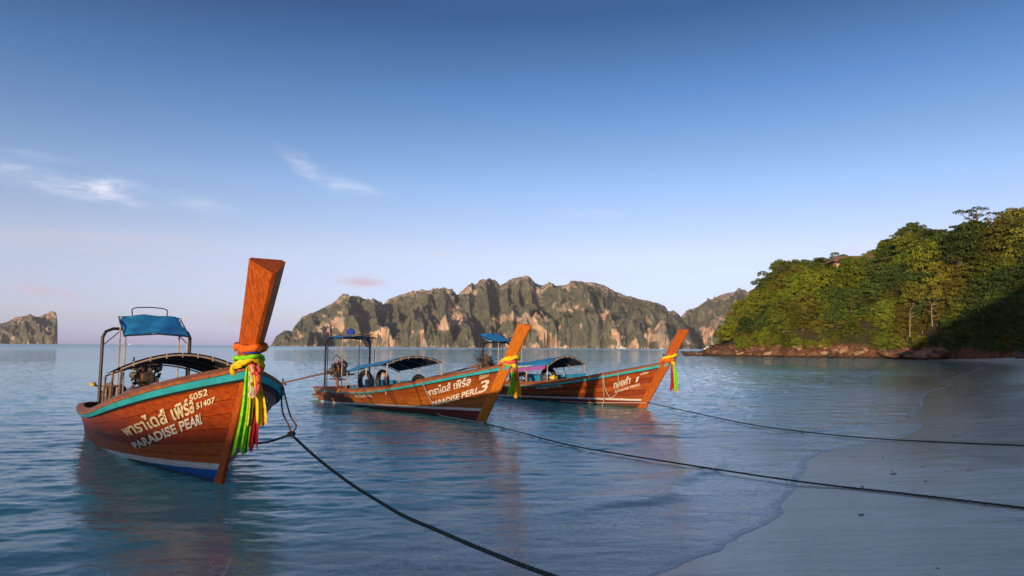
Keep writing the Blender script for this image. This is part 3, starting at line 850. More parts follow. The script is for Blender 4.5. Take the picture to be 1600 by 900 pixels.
def wood_mat(name, c1, c2, rough=.35, axis=(3, 3, .25)):
    m, n = new_mat(name)
    tc = n.n('ShaderNodeTexCoord').outputs['Object']
    rnd = n.n('ShaderNodeObjectInfo').outputs['Random']
    g = n.noise(tc, 8, 6, .65, scl=axis, dist=.6)
    c = n.mix(n.ramp(g, .32, .68), c1, c2)
    c = n.n('ShaderNodeHueSaturation', {'Color': c, 'Value': n.ramp(rnd, 0, 1, .85, 1.15, False)}).outputs[0]
    scr = n.ramp(n.noise(tc, 25, 3, .6), .68, .74)
    c = n.mix(n.math('MULTIPLY', scr, .5), c, tuple(k * .35 for k in c1))
    b = n.n('ShaderNodeBsdfPrincipled', {'Base Color': c, 'Roughness': n.ramp(g, .2, .8, rough, rough + .15), 'Specular IOR Level': .3})
    n.set(b.inputs['Normal'], n.n('ShaderNodeBump', {'Height': g, 'Strength': .25, 'Distance': .01}).outputs[0])
    out(n, b.outputs[0]); return m


M = dict(
    hull1=hull_mat('varnished_planks_red', (.27, .038, .004), (.48, .094, .007), (.008, .09, .36), .35, .17, .245, .34, .062, 0.),
    hull2=hull_mat('varnished_planks_brown', (.24, .056, .007), (.42, .120, .013), (.16, .018, .020), .75, .08, .135, .33, .036),
    hull3=hull_mat('varnished_planks_dark', (.24, .040, .006), (.42, .092, .010), (.19, .030, .018), .55, .075, .125, .30, .030),
    prow1=wood_mat('prow_timber_red', (.25, .038, .004), (.47, .108, .008), .42, (5, 5, .14)),
    prow2=wood_mat('prow_timber_orange', (.40, .105, .007), (.60, .195, .014), .42, (5, 5, .14)),
    prow3=wood_mat('prow_timber_brown', (.32, .062, .006), (.52, .135, .012), .40, (5, 5, .14)),
    cap=wood_mat('rail_timber', (.20, .06, .018), (.34, .12, .035), .45, (.25, 3, 3)),
    grey=wood_mat('weathered_timber', (.16, .11, .08), (.27, .20, .15), .7, (.3, 3, 3)),
    turq=simple_mat('turquoise_paint', (.035, .42, .50), .45, var=.18, nscale=5, objvar=.08),
    black=simple_mat('black_rubber', (.016, .016, .018), .6, var=.3),
    inblue=simple_mat('blue_boards', (.014, .24, .50), .5, var=.2, nscale=4, objvar=.1),
    indark=simple_mat('dark_bilge', (.06, .045, .035), .8, var=.3),
    tarp=simple_mat('blue_tarp', (.022, .30, .66), .6, var=.28, nscale=3.5, bump=.9),
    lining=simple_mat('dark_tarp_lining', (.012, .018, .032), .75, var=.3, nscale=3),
    pipe=simple_mat('dark_steel_pipe', (.045, .040, .038), .42, .5, var=.4, nscale=9),
    pale=simple_mat('pale_pole', (.42, .36, .30), .55, .0, var=.3, nscale=7),
    iron=simple_mat('oily_iron', (.075, .060, .050), .5, .3, var=.5, nscale=14),
    rust=simple_mat('rusty_iron', (.20, .105, .06), .7, .1, var=.5, nscale=16),
    alu=simple_mat('dull_aluminium', (.30, .28, .26), .45, .7, var=.3, nscale=10),
    white=simple_mat('white_paint', (.70, .66, .58), .6, var=.2, nscale=24),
    cream=simple_mat('cream_paint', (.74, .62, .38), .6, var=.2, nscale=24),
    rope=simple_mat('dark_rope', (.030, .030, .032), .85, var=.5, nscale=40, bump=.4),
    rope_g=simple_mat('green_rope', (.030, .055, .045), .8, var=.5, nscale=50, bump=.4),
    rope_p=simple_mat('pale_rope', (.42, .35, .28), .85, var=.3, nscale=40),
    rope_b=simple_mat('brown_rope', (.15, .075, .045), .85, var=.3, nscale=40),
    orange=simple_mat('orange_cloth', (.80, .15, .015), 1., var=.25, nscale=22, bump=.5),
    yellow=simple_mat('yellow_cloth', (.86, .60, .012), 1., var=.25, nscale=22, bump=.5),
    gold=simple_mat('golden_cloth', (.80, .40, .015), 1., var=.25, nscale=22, bump=.5),
    green=simple_mat('lime_cloth', (.22, .70, .02), 1., var=.25, nscale=22, bump=.5),
    pink=simple_mat('pink_cloth', (.80, .08, .13), 1., var=.25, nscale=22, bump=.5),
    red=simple_mat('crimson_cloth', (.45, .012, .03), 1., var=.25, nscale=22, bump=.5),
    blue=simple_mat('royal_blue_cloth', (.02, .05, .45), 1., var=.25, nscale=22, bump=.5),
    purple=simple_mat('purple_cloth', (.32, .09, .36), .8, var=.2, nscale=8, bump=.2),
    jeans=simple_mat('faded_blue_cloth', (.055, .13, .22), .9, var=.4, nscale=5, bump=.4),
    bead=simple_mat('cream_flower', (.75, .55, .40), .7, var=.2, nscale=40),
)


def text_mesh(s, bold):
    c = bpy.data.curves.new('t', 'FONT'); c.body = s; c.size = 1; c.offset = bold; c.resolution_u = 3
    o = bpy.data.objects.new('t', c); COL.objects.link(o)
    me = bpy.data.meshes.new_from_object(o.evaluated_get(bpy.context.evaluated_depsgraph_get()))
    bpy.data.objects.remove(o); bpy.data.curves.remove(c)
    bm = bmesh.new(); bm.from_mesh(me)
    xs = [v.co.x for v in bm.verts]; x0, x1 = min(xs), max(xs)
    n = 14                                   # cut along x so that words follow the curve of the hull
    for i in range(1, n):
        bmesh.ops.bisect_plane(bm, geom=bm.verts[:] + bm.edges[:] + bm.faces[:], plane_co=(x0 + (x1 - x0) * i / n, 0, 0), plane_no=(1, 0, 0))
    bmesh.ops.triangulate(bm, faces=bm.faces[:])
    V = np.array([v.co[:] for v in bm.verts]); Fc = [tuple(v.index for v in f.verts) for f in bm.faces]
    bm.free(); bpy.data.meshes.remove(me)
    return V, Fc


def lettering(h, parent, s, uv0, uv1, vh, mat, bold=.02, cap=.72, off=.022, label=None, side=-1, shear=0., mid=None):
    """write s on the hull from uv0 to uv1 (base line), capital height vh in girth units"""
    V, Fc = text_mesh(s, bold)
    x = (V[:, 0] - V[:, 0].min()) / np.ptp(V[:, 0]); y = V[:, 1] / cap
    if mid is None:
        u = uv0[0] + (uv1[0] - uv0[0]) * x; v = uv0[1] + (uv1[1] - uv0[1]) * x
    else:
        u = np.polyval(np.polyfit([0, mid[0], 1], [uv0[0], mid[1], uv1[0]], 2), x); v = np.polyval(np.polyfit([0, mid[0], 1], [uv0[1], mid[2], uv1[1]], 2), x)
    u = u + shear * y; v = v + y * vh
    P = h.p(u, v, off, side)
    o = mesh('lettering', P, Fc, mat, parent, False)
    if label: o['label'] = label
    return o


def prow_vf(h, w0, w1, d0, d1, zlo, ztip, back_up):
    """three sided post: a ridge in front along the stem, flat behind, growing wider upwards"""
    zs = np.concatenate([np.linspace(zlo, h.zb, 10), np.linspace(h.zb, ztip, 10)[1:]])
    rows = []
    for z in zs:
        t = np.clip((z - h.zb) / (ztip - h.zb), 0, 1); q = np.clip(z / h.zb, 0, 1)
        w = (w0 * (.55 + .45 * q) + (w1 - w0) * t) / 2; d = d0 + (d1 - d0) * t
        lift = back_up * t * t
        x = h.rake * z + .03
        e = .018
        rows.append([(x, -e, z), (x, e, z), (x - d * .86, w, z + lift * .86), (x - d, w * .86, z + lift), (x - d, -w * .86, z + lift), (x - d * .86, -w, z + lift * .86)])
    A = np.array(rows); n, m = A.shape[:2]
    V = A.reshape(-1, 3)
    Fc = [tuple(q)[::-1] for q in grid_quads(n, m, True)] + [tuple(range(m)), tuple(range((n - 1) * m, n * m))[::-1]]
    return V, Fc


def cloth_tail(top, length, width, folds, seed, lean=(0, 0), flare=1.6, thick=.005):
    """a hanging pleated strip of cloth with two faces"""
    rs = np.random.RandomState(seed); nu, nv = 34, 18
    a = np.linspace(-1, 1, nu); t = np.linspace(0, 1, nv)
    ph = rs.rand() * 6
    A, T = np.meshgrid(a, t)
    wd = width * (.35 + (flare - .35) * T ** .7) / 2
    fold = (np.sin(A * folds * 3.1 + ph + .6 * np.sin(3 * T + ph)) * .18 + .09 * np.sin(A * folds * 7.3 + ph * 2 + T)) * width * (.35 + T)
    x = top[0] + lean[0] * T + fold * .8 + .02 * np.sin(5 * T + ph)
    y = top[1] + A * wd + lean[1] * T + .015 * np.sin(4 * T + ph * 2)
    z = top[2] - length * T * (1 + .05 * np.sin(A * 4 + ph)) - .035 * T ** 6 * rs.rand(nu)[None, :]
    V = np.stack([x, y, z], -1).reshape(-1, 3); V2 = V + np.array([-thick, 0, 0])
    q = grid_quads(nv, nu); n = len(V)
    i = np.arange(n).reshape(nv, nu)
    rim = list(i[0, :]) + list(i[1:, -1]) + list(i[-1, -2::-1]) + list(i[-2:0:-1, 0])
    Fc = [tuple(k) for k in q] + [tuple(k[::-1] + n) for k in q] + [(rim[j], rim[(j + 1) % len(rim)], rim[(j + 1) % len(rim)] + n, rim[j] + n) for j in range(len(rim))]
    return np.concatenate([V, V2]), Fc


def wrap_vf(h, z, w, d, r, tilt=0., seed=0, sag=0.):
    """a band of twisted cloth tied round the prow"""
    rs = np.random.RandomState(seed)
    x = h.rake * z + .03
    C_ = [(x + .03, 0), (x - .02, w * .35), (x - d * .8, w * .62), (x - d * 1.05, w * .5), (x - d * 1.08, 0), (x - d * 1.05, -w * .5), (x - d * .8, -w * .62), (x - .02, -w * .35)]
    P = [(cx, cy, z + tilt * (x - cx) + .012 * rs.randn() + (sag if cx > x - .1 else 0)) for cx, cy in C_]
    P = spline(P + P[:2], 42)[:-4]; P = np.concatenate([P, P[:2]])
    return tube_vf(P, r * (1 + .12 * np.sin(np.arange(len(P)) * 1.1)), 14, True, 6, 22)


def ribbon(boat, h, spec, zk, w, d, label):
    e = empty('prow_ribbons', boat.matrix_basis @ Vector((h.rake * zk, 0, zk)), boat.rotation_euler.z)
    base = np.array([h.rake * zk, 0, zk])

    def add(name, vf, mat): V, Fc = vf; return mesh(name, V - base, Fc, mat, e)
    for i, (dz, r, tilt, mat) in enumerate(spec['bands']):
        add('band', wrap_vf(h, zk + dz, w, d, r, tilt, i), M[mat])
    fx = h.rake * zk + .06
    kv, kf = tube_vf(spline([(fx, -.03, zk + .03), (fx + .05, 0, zk), (fx + .02, .03, zk - .06)], 8), np.array([.02, .04, .05, .05, .045, .05, .04, .02]) * spec.get('knot', 1), 8)
    add('knot', (kv, kf), M[spec['bands'][0][3]])
    for i, (yo, zo, ln, wd, mat, lean) in enumerate(spec['tails']):
        add('tail', cloth_tail((fx + .05 - .01 * i, yo, zk + zo), ln, wd, 2.2, i + 3, lean), M[mat])
    for i, (yo, z0, z1) in enumerate(spec.get('beads', [])):
        parts = []
        for k in range(9):
            a = k / 8; bmx = tube_vf([(fx + .12, yo + .012 * math.sin(k * 2.2), zk + z0 + (z1 - z0) * a + .018), (fx + .12, yo + .012 * math.sin(k * 2.2), zk + z0 + (z1 - z0) * a - .018)], .015, 6)
            parts.append(bmx)
        add('flower_garland', join_vf(parts), M['bead' if i != 1 else 'pink'])
    return tag(e, label, 'ribbons')


def vault(x0, x1, w, ze0, za0, ze1, za1, r_out=0., nx=9, ny=15, sagm=.02):
    """barrel roof: x0 aft, x1 front; eave and apex heights at both ends"""
    V = []
    for i in range(nx):
        t = i / (nx - 1); x = x0 + (x1 - x0) * t; ze = ze0 + (ze1 - ze0) * t; za = za0 + (za1 - za0) * t
        sg = sagm * math.sin(t * math.pi * 3) ** 2
        for j in range(ny):
            a = -1 + 2 * j / (ny - 1)
            V.append((x, a * w, ze + (za - ze) * (1 - abs(a) ** 1.9) + r_out - sg * (1 - abs(a))))
    return np.array(V), [tuple(q) for q in grid_quads(nx, ny)]


def engine(parent, x, z, seed, tail_dir=-1, tail_len=3.8, tail_drop=-.55, handle=True):
    """car engine on a pivot post with its long propeller shaft; sub-parts under one part"""
    rs = np.random.RandomState(seed)
    e = mesh('engine', *join_vf([box_vf((x, 0, z), (.40, .22, .22)), box_vf((x + .02, 0, z + .16), (.30, .15, .11)), box_vf((x - .02, 0, z - .15), (.30, .17, .10)), box_vf((x - .16, .02, z + .14), (.07, .2, .12))]), M['iron'], parent, False)
    mesh('pivot_post', *join_vf([tube_vf([(x - .02, 0, .15), (x - .02, 0, z - .2)], .045, 8), box_vf((x, 0, z - .25), (.60, .26, .04))]), M['rust'], e, False)
    mesh('radiator', *join_vf([box_vf((x + .31, .03, z - .03), (.04, .17, .19)), box_vf((x + .31, .03, z + .08), (.06, .15, .03)), tube_vf([(x + .31, .05, z + .09), (x + .31, .05, z + .14)], .022, 8)]), M['iron'], e, False)
    mesh('flywheel', *tube_vf([(x - .22, 0, z - .02), (x - .27, 0, z - .02)], .16, 16), M['rust'], e, False)
    for i, (px_, py_, pz_, pr) in enumerate([(.235, -.06, .0, .075), (.235, .05, .12, .05), (.235, -.10, .12, .04)]):
        mesh('pulley', *tube_vf([(x + px_, py_, z + pz_), (x + px_ + .025, py_, z + pz_)], pr, 12), M['alu' if i == 1 else 'rust'], e, False)
    mesh('alternator', *join_vf([tube_vf([(x - .10, -.19, z + .03), (x + .08, -.19, z + .03)], .07, 10), tube_vf([(x + .08, -.19, z + .03), (x + .12, -.19, z + .03)], .05, 10)]), M['alu'], e)
    mesh('air_filter', *tube_vf([(x + .05, .05, z + .22), (x + .05, .05, z + .30)], .10, 12), M['rust'], e, False)
    mesh('exhaust', *tube_vf(spline([(x + .1, .18, z + .1), (x + .0, .28, z + .15), (x - .25, .27, z + .32), (x - .42, .25, z + .36)], 12), .035, 8), M['rust'], e)
    for i in range(18):
        a = np.array([x + rs.uniform(-.30, .34), rs.uniform(-.22, .22), z + rs.uniform(-.05, .30)]); b_ = np.array([x + rs.uniform(-.3, .34), rs.uniform(-.26, .26), z + rs.uniform(-.15, .30)])
        mid = (a + b_) / 2 + rs.uniform(-.13, .13, 3) + [0, 0, .10]
        mesh('hose', *tube_vf(spline([a, mid, b_], 9), rs.uniform(.009, .022), 6), M[('black', 'rust', 'iron', 'black', 'pale')[i % 5]], e)
    for i in range(5):
        c = (x + rs.uniform(-.2, .25), rs.choice([-1, 1]) * rs.uniform(.13, .2), z + rs.uniform(-.15, .25))
        mesh('housing', *box_vf(c, rs.uniform(.07, .16, 3)), M['alu' if i < 1 else 'iron'], e, False)
    # tail shaft astern and the steering handle forward
    p0 = np.array([x - .3, 0, z - .02]); p1 = np.array([x - .3 - tail_len, .0, z + tail_drop])
    mesh('propeller_shaft', *join_vf([tube_vf([p0, p0 + (p1 - p0) * .12], .055, 8), tube_vf([p0 + (p1 - p0) * .12, p1], .03, 8)]), M['rust'], e)
    bl = []
    for k in range(3):
        a = k * 2.094; R = [[1, 0, 0], [0, math.cos(a), -math.sin(a)], [0, math.sin(a), math.cos(a)]]
        v, f = box_vf((0, 0, .085), (.03, .07, .13)); v = v @ np.array(R).T + p1; bl.append((v, f))
    mesh('propeller', *join_vf(bl), M['alu'], e, False)
    if handle:
        mesh('tiller', *join_vf([tube_vf(spline([(x + .3, -.12, z - .12), (x + .8, -.18, z - .10), (x + 1.25, -.2, z - .06)], 8), .026, 7), tube_vf([(x + 1.2, -.34, z - .06), (x + 1.2, -.06, z - .06)], .022, 6)]), M['pipe'], e)
    return e


def tyre(parent_mat, loc, R=.24, r=.065, rx=0., rz=0., label='', group=None):
    a = np.linspace(0, 2 * np.pi, 29)
    P = np.stack([R * np.cos(a), 0 * a, R * np.sin(a)], 1)
    V, Fc = tube_vf(P, r, 10, False)
    rm = Matrix.Rotation(rz, 3, 'Z') @ Matrix.Rotation(rx, 3, 'X')
    V = V @ np.array(rm).T
    e = empty('tyre', parent_mat @ Vector(loc))
    rot = np.array(parent_mat.to_3x3())
    mesh('tread', V @ rot.T, Fc, M['black'], e)
    P2 = np.stack([(R - r * .8) * np.cos(a), 0 * a, (R - r * .8) * np.sin(a)], 1)
    V2, F2 = tube_vf(P2, r * .42, 6, False); mesh('rim_bead', (V2 @ np.array(rm).T) @ rot.T, F2, M['iron'], e)
    return tag(e, label, 'tyre', group)


def build_boat(k, pos, th, h, opt, label):
    boat = empty('longtail_boat', (pos[0], pos[1], 0), th - math.pi / 2)
    bpy.context.view_layer.update()
    tag(boat, label, 'boat', 'longtail boats moored off the beach')
    hm = M['hull%d' % k]
    # shell behind the planks, painted inside
    sh = []
    for side in (-1, 1):
        vv = np.concatenate([np.linspace(0, .2, 5), np.linspace(.2, 1, 12)[1:]])
        A = np.stack([h.p(US, v, -.012, side) for v in vv], 1); B_ = np.stack([h.p(US * .985, v, -.05, side) for v in vv], 1)
        q = grid_quads(*A.shape[:2]); qa = q if side > 0 else q[:, ::-1]; qb = q[:, ::-1] if side > 0 else q
        sh.append((A.reshape(-1, 3), [tuple(f) for f in qa])); sh.append((B_.reshape(-1, 3), [tuple(f) for f in qb]))
    hull = mesh('hull', *join_vf(sh), M[opt['inside']], boat)
    cuts = [0, .2] + list(.2 + .8 * np.linspace(0, 1, opt.get('strakes', 7) + 1)[1:] ** .95)
    for side in (-1, 1):
        for a, b_ in zip(cuts[:-1], cuts[1:]):
            g = .003
            o = mesh('plank', *strip(h, US, a + (g if a > 0 else 0), min(b_ - g, .985), -.012, .010, side), hm, hull)
    tr = [h.p(0., v, 0., s) for s in (-1, 1) for v in np.linspace(0, .98, 9)]
    tv = np.array(tr).reshape(2, 9, 3); tv[:, :, 0] += .01
    mesh('transom', tv.reshape(-1, 3), [tuple(q) for q in grid_quads(2, 9)] , hm, boat, False)
    # rails
    for side in (-1, 1):
        mesh('rub_rail', *strip(h, US[:-1], .940, .985, .008, .040, side), M['turq'], boat)
        mesh('rubber_strip', *strip(h, US[:-1], .918, .938, .008, .026, side), M['black'], boat)
        A = h.p(US, .99, .035, side); B_ = h.p(US, .99, -.075, side)
        B_[:, 1] = side * np.maximum(side * B_[:, 1], .0)
        t_ = np.array([0, 0, .035])
        rows = np.stack([A, A + t_, B_ + t_, B_], 1)
        Q = [tuple(q) for q in grid_quads(len(US), 4, True)] + [(0, 1, 2, 3), tuple(range(len(rows) * 4 - 4, len(rows) * 4))[::-1]]
        mesh('cap_rail', rows.reshape(-1, 3), [q if side < 0 else q[::-1] for q in Q], M['cap'], boat, False)
    A = h.p(np.array([0., 0.]), np.array([.99, .99]), .04)
    sv, sf = box_vf((h.p(0., .99)[0] + .02, 0, h.zs + .015), (.12, 2 * float(h.bg(np.array(0.))) + .05, .055)); mesh('stern_rail', sv, sf, M['cap'], boat, False)
    # prow
    mesh('prow', *prow_vf(h, *opt['prow']), M['prow%d' % k], boat, False)
    # bow deck, floor and thwarts
    uu = np.linspace(.80, .975, 9); L_ = h.p(uu, .95, -.06, -1); R_ = h.p(uu, .95, -.06, 1)
    rows = []
    for j in range(len(uu) - 1):
        g = .006 * np.array([1, 0, 0])
        q = np.array([L_[j] + g, R_[j] + g, R_[j + 1] - g, L_[j + 1] - g]); q[:, 2] -= .02
        mesh('deck_board', np.concatenate([q, q - [0, 0, .025]]), [(3, 2, 1, 0), (4, 5, 6, 7), (0, 1, 5, 4), (1, 2, 6, 5), (2, 3, 7, 6), (3, 0, 4, 7)], M['cap'], boat, False)
    uf = np.linspace(.03, .84, 24); L_ = h.p(uf, .30, -.06, -1); R_ = h.p(uf, .30, -.06, 1)
    mesh('floor', np.stack([L_, R_], 1).reshape(-1, 3), [tuple(q)[::-1] for q in grid_quads(24, 2)], M['indark'], boat, False)
    for u in opt.get('thwarts', (.22, .36, .50, .64)):
        a = h.p(u, .80, -.05, -1); b_ = h.p(u, .80, -.05, 1)
        mesh('thwart', *box_vf((a[0], 0, a[2]), (.26, abs(b_[1] - a[1]), .035)), M[opt['inside'] if opt['inside'] != 'indark' else 'cap'], boat, False)
    if 'sideboard' in opt:                       # raised blue boards along the far side
        x0, x1, zt = opt['sideboard']; n_ = 6
        for j in range(n_):
            xa = x0 + (x1 - x0) * j / n_; xb = x0 + (x1 - x0) * (j + 1) / n_ - .012
            yb = h.bg((np.array([xa, xb]) + h.L) / h.L) - .10; zb_ = h.zg((np.array([xa, xb]) + h.L) / h.L)
            V = [(xa, yb[0], zb_[0] - .25), (xb, yb[1], zb_[1] - .25), (xb, yb[1], zb_[1] + zt), (xa, yb[0], zb_[0] + zt)]
            V += [(x, y - .025, z) for x, y, z in V]
            mesh('side_board', V, [(3, 2, 1, 0), (4, 5, 6, 7), (0, 1, 5, 4), (1, 2, 6, 5), (2, 3, 7, 6), (3, 0, 4, 7)], M['inblue'], boat, False)
    # barrel canopy on poles
    x0, x1, w, ze0, za0, ze1, za1 = opt['canopy']
    cn = mesh('canopy', *vault(x0, x1, w, ze0, za0, ze1, za1, .012), M['tarp'], boat)
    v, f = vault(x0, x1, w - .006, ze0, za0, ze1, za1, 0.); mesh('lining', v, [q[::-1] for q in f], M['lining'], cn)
    for j, t in enumerate(np.linspace(0, 1, 4)):
        x = x0 + (x1 - x0) * t; ze = ze0 + (ze1 - ze0) * t; za = za0 + (za1 - za0) * t
        a = np.linspace(-1, 1, 15); P = np.stack([np.full(15, x), a * (w - .015), ze + (za - ze) * (1 - np.abs(a) ** 1.9) - .022], 1)
        mesh('hoop', *tube_vf(P, .014, 6), M['pale'], cn)
    for x, ze in ((x1 - .03, ze1), ((x0 + x1) / 2, (ze0 + ze1) / 2), (x0 + .03, ze0)):
        for sd_ in (-1, 1):
            ub = (x + h.L) / h.L; zb_ = float(h.zg(np.array(ub))); yb = float(h.bg(np.array(ub))) - .06
            mesh('canopy_pole', *tube_vf([(x, sd_ * min(yb, w + .02), zb_ - .15), (x, sd_ * (w - .02), ze)], .017, 7), M[opt.get('poles', 'pale')], cn)
    # ties along the front hem
    for a in np.linspace(-.8, .8, 7):
        z = ze1 + (za1 - ze1) * (1 - abs(a) ** 1.9)
        mesh('tie', *box_vf((x1 + .004, a * w, z - .02), (.012, .018, .075)), M['rope_p'], cn, False)
    if 'valance' in opt:
        v0, v1, dz, mt = opt['valance']; P = []
        for j in range(24):
            t = v0 + (v1 - v0) * j / 23; x = x0 + (x1 - x0) * t; ze = ze0 + (ze1 - ze0) * t
            P.append((x, -w - .004 + .006 * math.sin(j * 1.7), ze + .01)); P.append((x, -w - .008 + .012 * math.sin(j * 1.3), ze - dz * (1 + .15 * math.sin(j * 2.1))))
        P = np.array(P); q = grid_quads(24, 2); mesh('valance', np.concatenate([P, P + [0, .006, 0]]), [tuple(a) for a in q] + [tuple(a[::-1] + 48) for a in q], M[mt], cn)
    # stern arch with its small roof
    xa, wa, za_ = opt['arch']; ub = (xa + h.L) / h.L; zb_ = float(h.zg(np.array(ub))) - .1
    c = .16
    arc = [(xa, -wa, zb_), (xa, -wa, za_ - c), (xa, -wa + .05, za_ - .05), (xa, -wa + c, za_), (xa, 0, za_ + .01), (xa, wa - c, za_), (xa, wa - .05, za_ - .05), (xa, wa, za_ - c), (xa, wa, zb_)]
    arch = mesh('stern_arch', *tube_vf(np.array(arc), .028, 8), M['pipe'], boat)
    for sd_ in (-1, 1):
        mesh('brace', *tube_vf([(xa, sd_ * wa, za_ - .32), (xa + .02, sd_ * (wa - .3), za_ - .02)], .010, 6), M['pipe'], arch)
    (ra, rza), (rb, rzb), rw = opt['roof']
    nx, ny = 9, 11; V = []
    for i in range(nx):
        t = i / (nx - 1)
        for j in range(ny):
            a = -1 + 2 * j / (ny - 1); V.append((ra + (rb - ra) * t, a * rw + .02 * math.sin(t * 9 + a * 3), rza + (rzb - rza) * t + .05 * (1 - a * a) - .035 * math.sin(t * math.pi) - .014 * math.sin(7 * a + 5 * t) - .008 * math.sin(15 * a - 4 * t)))
    V = np.array(V); q = grid_quads(nx, ny)
    rf = mesh('stern_roof', np.concatenate([V, V - [0, 0, .012]]), [tuple(a) for a in q] + [tuple(a[::-1] + len(V)) for a in q], M['tarp'], boat)
    for x, z in ((ra, rza), (rb, rzb)):
        mesh('roof_bar', *tube_vf([(x, -rw - .02, z - .005), (x, 0, z + .035), (x, rw + .02, z - .005)], .013, 6), M['pipe'], rf)
    for sd_ in (-1, 1):
        mesh('roof_bar', *tube_vf([(ra, sd_ * rw, rza - .012), (rb, sd_ * rw, rzb - .012)], .012, 6), M['pipe'], rf)
        for x, z in ((rb - .04, rzb), (ra + .1, rza)):
            ub2 = np.clip((x + h.L) / h.L, 0, 1); zz_ = float(h.zg(np.array(ub2)))
            mesh('roof_pole', *tube_vf([(x, sd_ * rw * .96, zz_ - .1), (x, sd_ * rw * .96, z)], .014, 6), M['pale' if x > xa else 'pipe'], rf)
    if opt.get('handle'):
        hx = ra + .1
        mesh('roof_hoop', *tube_vf(spline([(hx, -.32, rza + .02), (hx, -.28, rza + .17), (hx, .22, rza + .17), (hx, .27, rza + .02)], 24), .010, 6), M['pipe'], rf)
    engine(boat, opt['engine'][0], opt['engine'][1], k + 40, tail_len=opt['tail'][0], tail_drop=opt['tail'][1])
    # oil drum seat and odds and ends in the stern
    return boat


H1 = Hull(7.30, 2.317, .42, .526, 1.371, .742, 2.312, .83, 4.982, 2.524, 1.941)
H2 = Hull(7.508, 1.885, .349, .395, 1.253, .733, 2.048, .691, 2.249, 2.031, 1.085)
H3 = Hull(7.291, 1.855, .306, .45, 1.251, .688, 2.09, .73, 2.148, 2.548, 1.154)
P1, T1 = (-3.322, 8.021), .619
P2, T2 = (-.572, 14.913), .688
P3, T3 = (3.57, 18.44), .696

boat1 = build_boat(1, P1, T1, H1, dict(inside='indark', strakes=8, prow=(.22, .36, .23, .28, -.25, 2.30, .17), canopy=(-5.05, -2.75, .80, 1.08, 1.26, 1.27, 1.47),
                   arch=(-6.35, .75, 1.89), roof=((-6.15, 2.11), (-5.15, 1.75), .52), handle=True, poles='rust', engine=(-6.55, .98), tail=(3.9, -.75), thwarts=(.22, .36, .50, .64, .76)),
                   'nearest longtail boat with red varnished hull, blue bottom and number 5052')
boat2 = build_boat(2, P2, T2, H2, dict(inside='inblue', strakes=7, prow=(.22, .27, .26, .30, -.25, 2.04, .04), canopy=(-5.05, -2.85, .80, .90, 1.12, 1.19, 1.36),
                   arch=(-6.6, .70, 1.82), roof=((-7.0, 1.86), (-5.9, 1.83), .52), engine=(-7.25, .86), tail=(4.0, -.55), sideboard=(-6.7, -3.4, .24)),
                   'middle longtail boat with brown hull, maroon bottom and a large painted 3')
boat3 = build_boat(3, P3, T3, H3, dict(inside='inblue', strakes=7, prow=(.22, .25, .25, .27, -.25, 2.08, .0), canopy=(-4.85, -2.95, .80, .88, 1.12, 1.08, 1.35),
                   arch=(-6.35, .60, 1.75), roof=((-6.75, 2.02), (-5.6, 1.76), .52), engine=(-7.0, .98), tail=(3.9, -.7), sideboard=(-5.6, -2.9, .26), valance=(.05, .95, .10, 'purple')),
                   'farthest longtail boat with dark red hull and painted number 1, sunlit at the bow')
bpy.context.view_layer.update()

# painted names and numbers
W_, C2 = M['white'], M['cream']
lettering(H1, boat1, 'พาราไดส์ เพิร์ล', (.753, .6155), (.9477, .7638), .087, C2, .028, .58, mid=(.49, .8819, .6961))
lettering(H1, boat1, 'PARADISE PEARL', (.7476, .4438), (.9570, .6680), .080, W_, .030, mid=(.504, .8960, .5960))
lettering(H1, boat1, '5052', (.9435, .8450), (.9655, .8700), .046, C2, .032)
lettering(H1, boat1, '51407', (.9510, .7800), (.9735, .8060), .044, C2, .032)
lettering(H1, boat1, 'พาราไดส์ เพิร์ล', (.753, .6155), (.9477, .7638), .087, W_, .020, .58, mid=(.49, .8819, .6961), side=1)
lettering(H1, boat1, 'PARADISE PEARL', (.7476, .4438), (.9570, .6680), .080, W_, .030, mid=(.504, .8960, .5960), side=1)
lettering(H2, boat2, 'พาราไดส์ เพิร์ล', (.776, .6677), (.9197, .7873), .110, W_, .022, .58)
lettering(H2, boat2, 'PARADISE PERL', (.7834, .4282), (.9478, .6344), .105, W_, .026)
lettering(H2, boat2, '3', (.9465, .6300), (.9680, .6560), .185, W_, .012)
lettering(H2, boat2, '5053', (.9392, .9000), (.9520, .9180), .035, C2, .02)
lettering(H2, boat2, '50221', (.9400, .8450), (.9600, .8750), .042, C2, .02)
lettering(H2, boat2, 'คนเรือ 1 คน', (.4116, .7386), (.519, .7679), .11, W_, .02, .6)
lettering(H3, boat3, 'ทองคำ', (.8622, .6313), (.9143, .7009), .13, W_, .022, .58)
lettering(H3, boat3, '1', (.9312, .719), (.9370, .728), .105, W_, .03)
lettering(H3, boat3, 'PARADISE PEARL', (.8678, .5208), (.9481, .6417), .055, W_, .022)
lettering(H3, boat3, '8181', (.9430, .9050), (.9560, .9330), .030, W_, .02)
lettering(H3, boat3, '01806', (.9384, .8500), (.9592, .8640), .032, W_, .02)
lettering(H3, boat3, 'จำนวนผู้โดยสาร 15 คน', (.527, .7796), (.6578, .8355), .085, W_, .02, .6)
# small white marks printed along the blue canopy of the far boat
parts = []
for i, (a, w) in enumerate([(0, .05), (.07, .04), (.13, .05), (.20, .03), (.29, .05), (.36, .02), (.40, .05), (.50, .04), (.56, .05), (.63, .04), (.69, .05)]):
    parts.append(box_vf((-4.35 + a, -.74, 1.00 + .11 * (a / 1.9)), (w, .012, .055), Matrix.Rotation(-.75, 3, 'X')))
mesh('canopy_print', *join_vf(parts), M['white'], boat3, False)

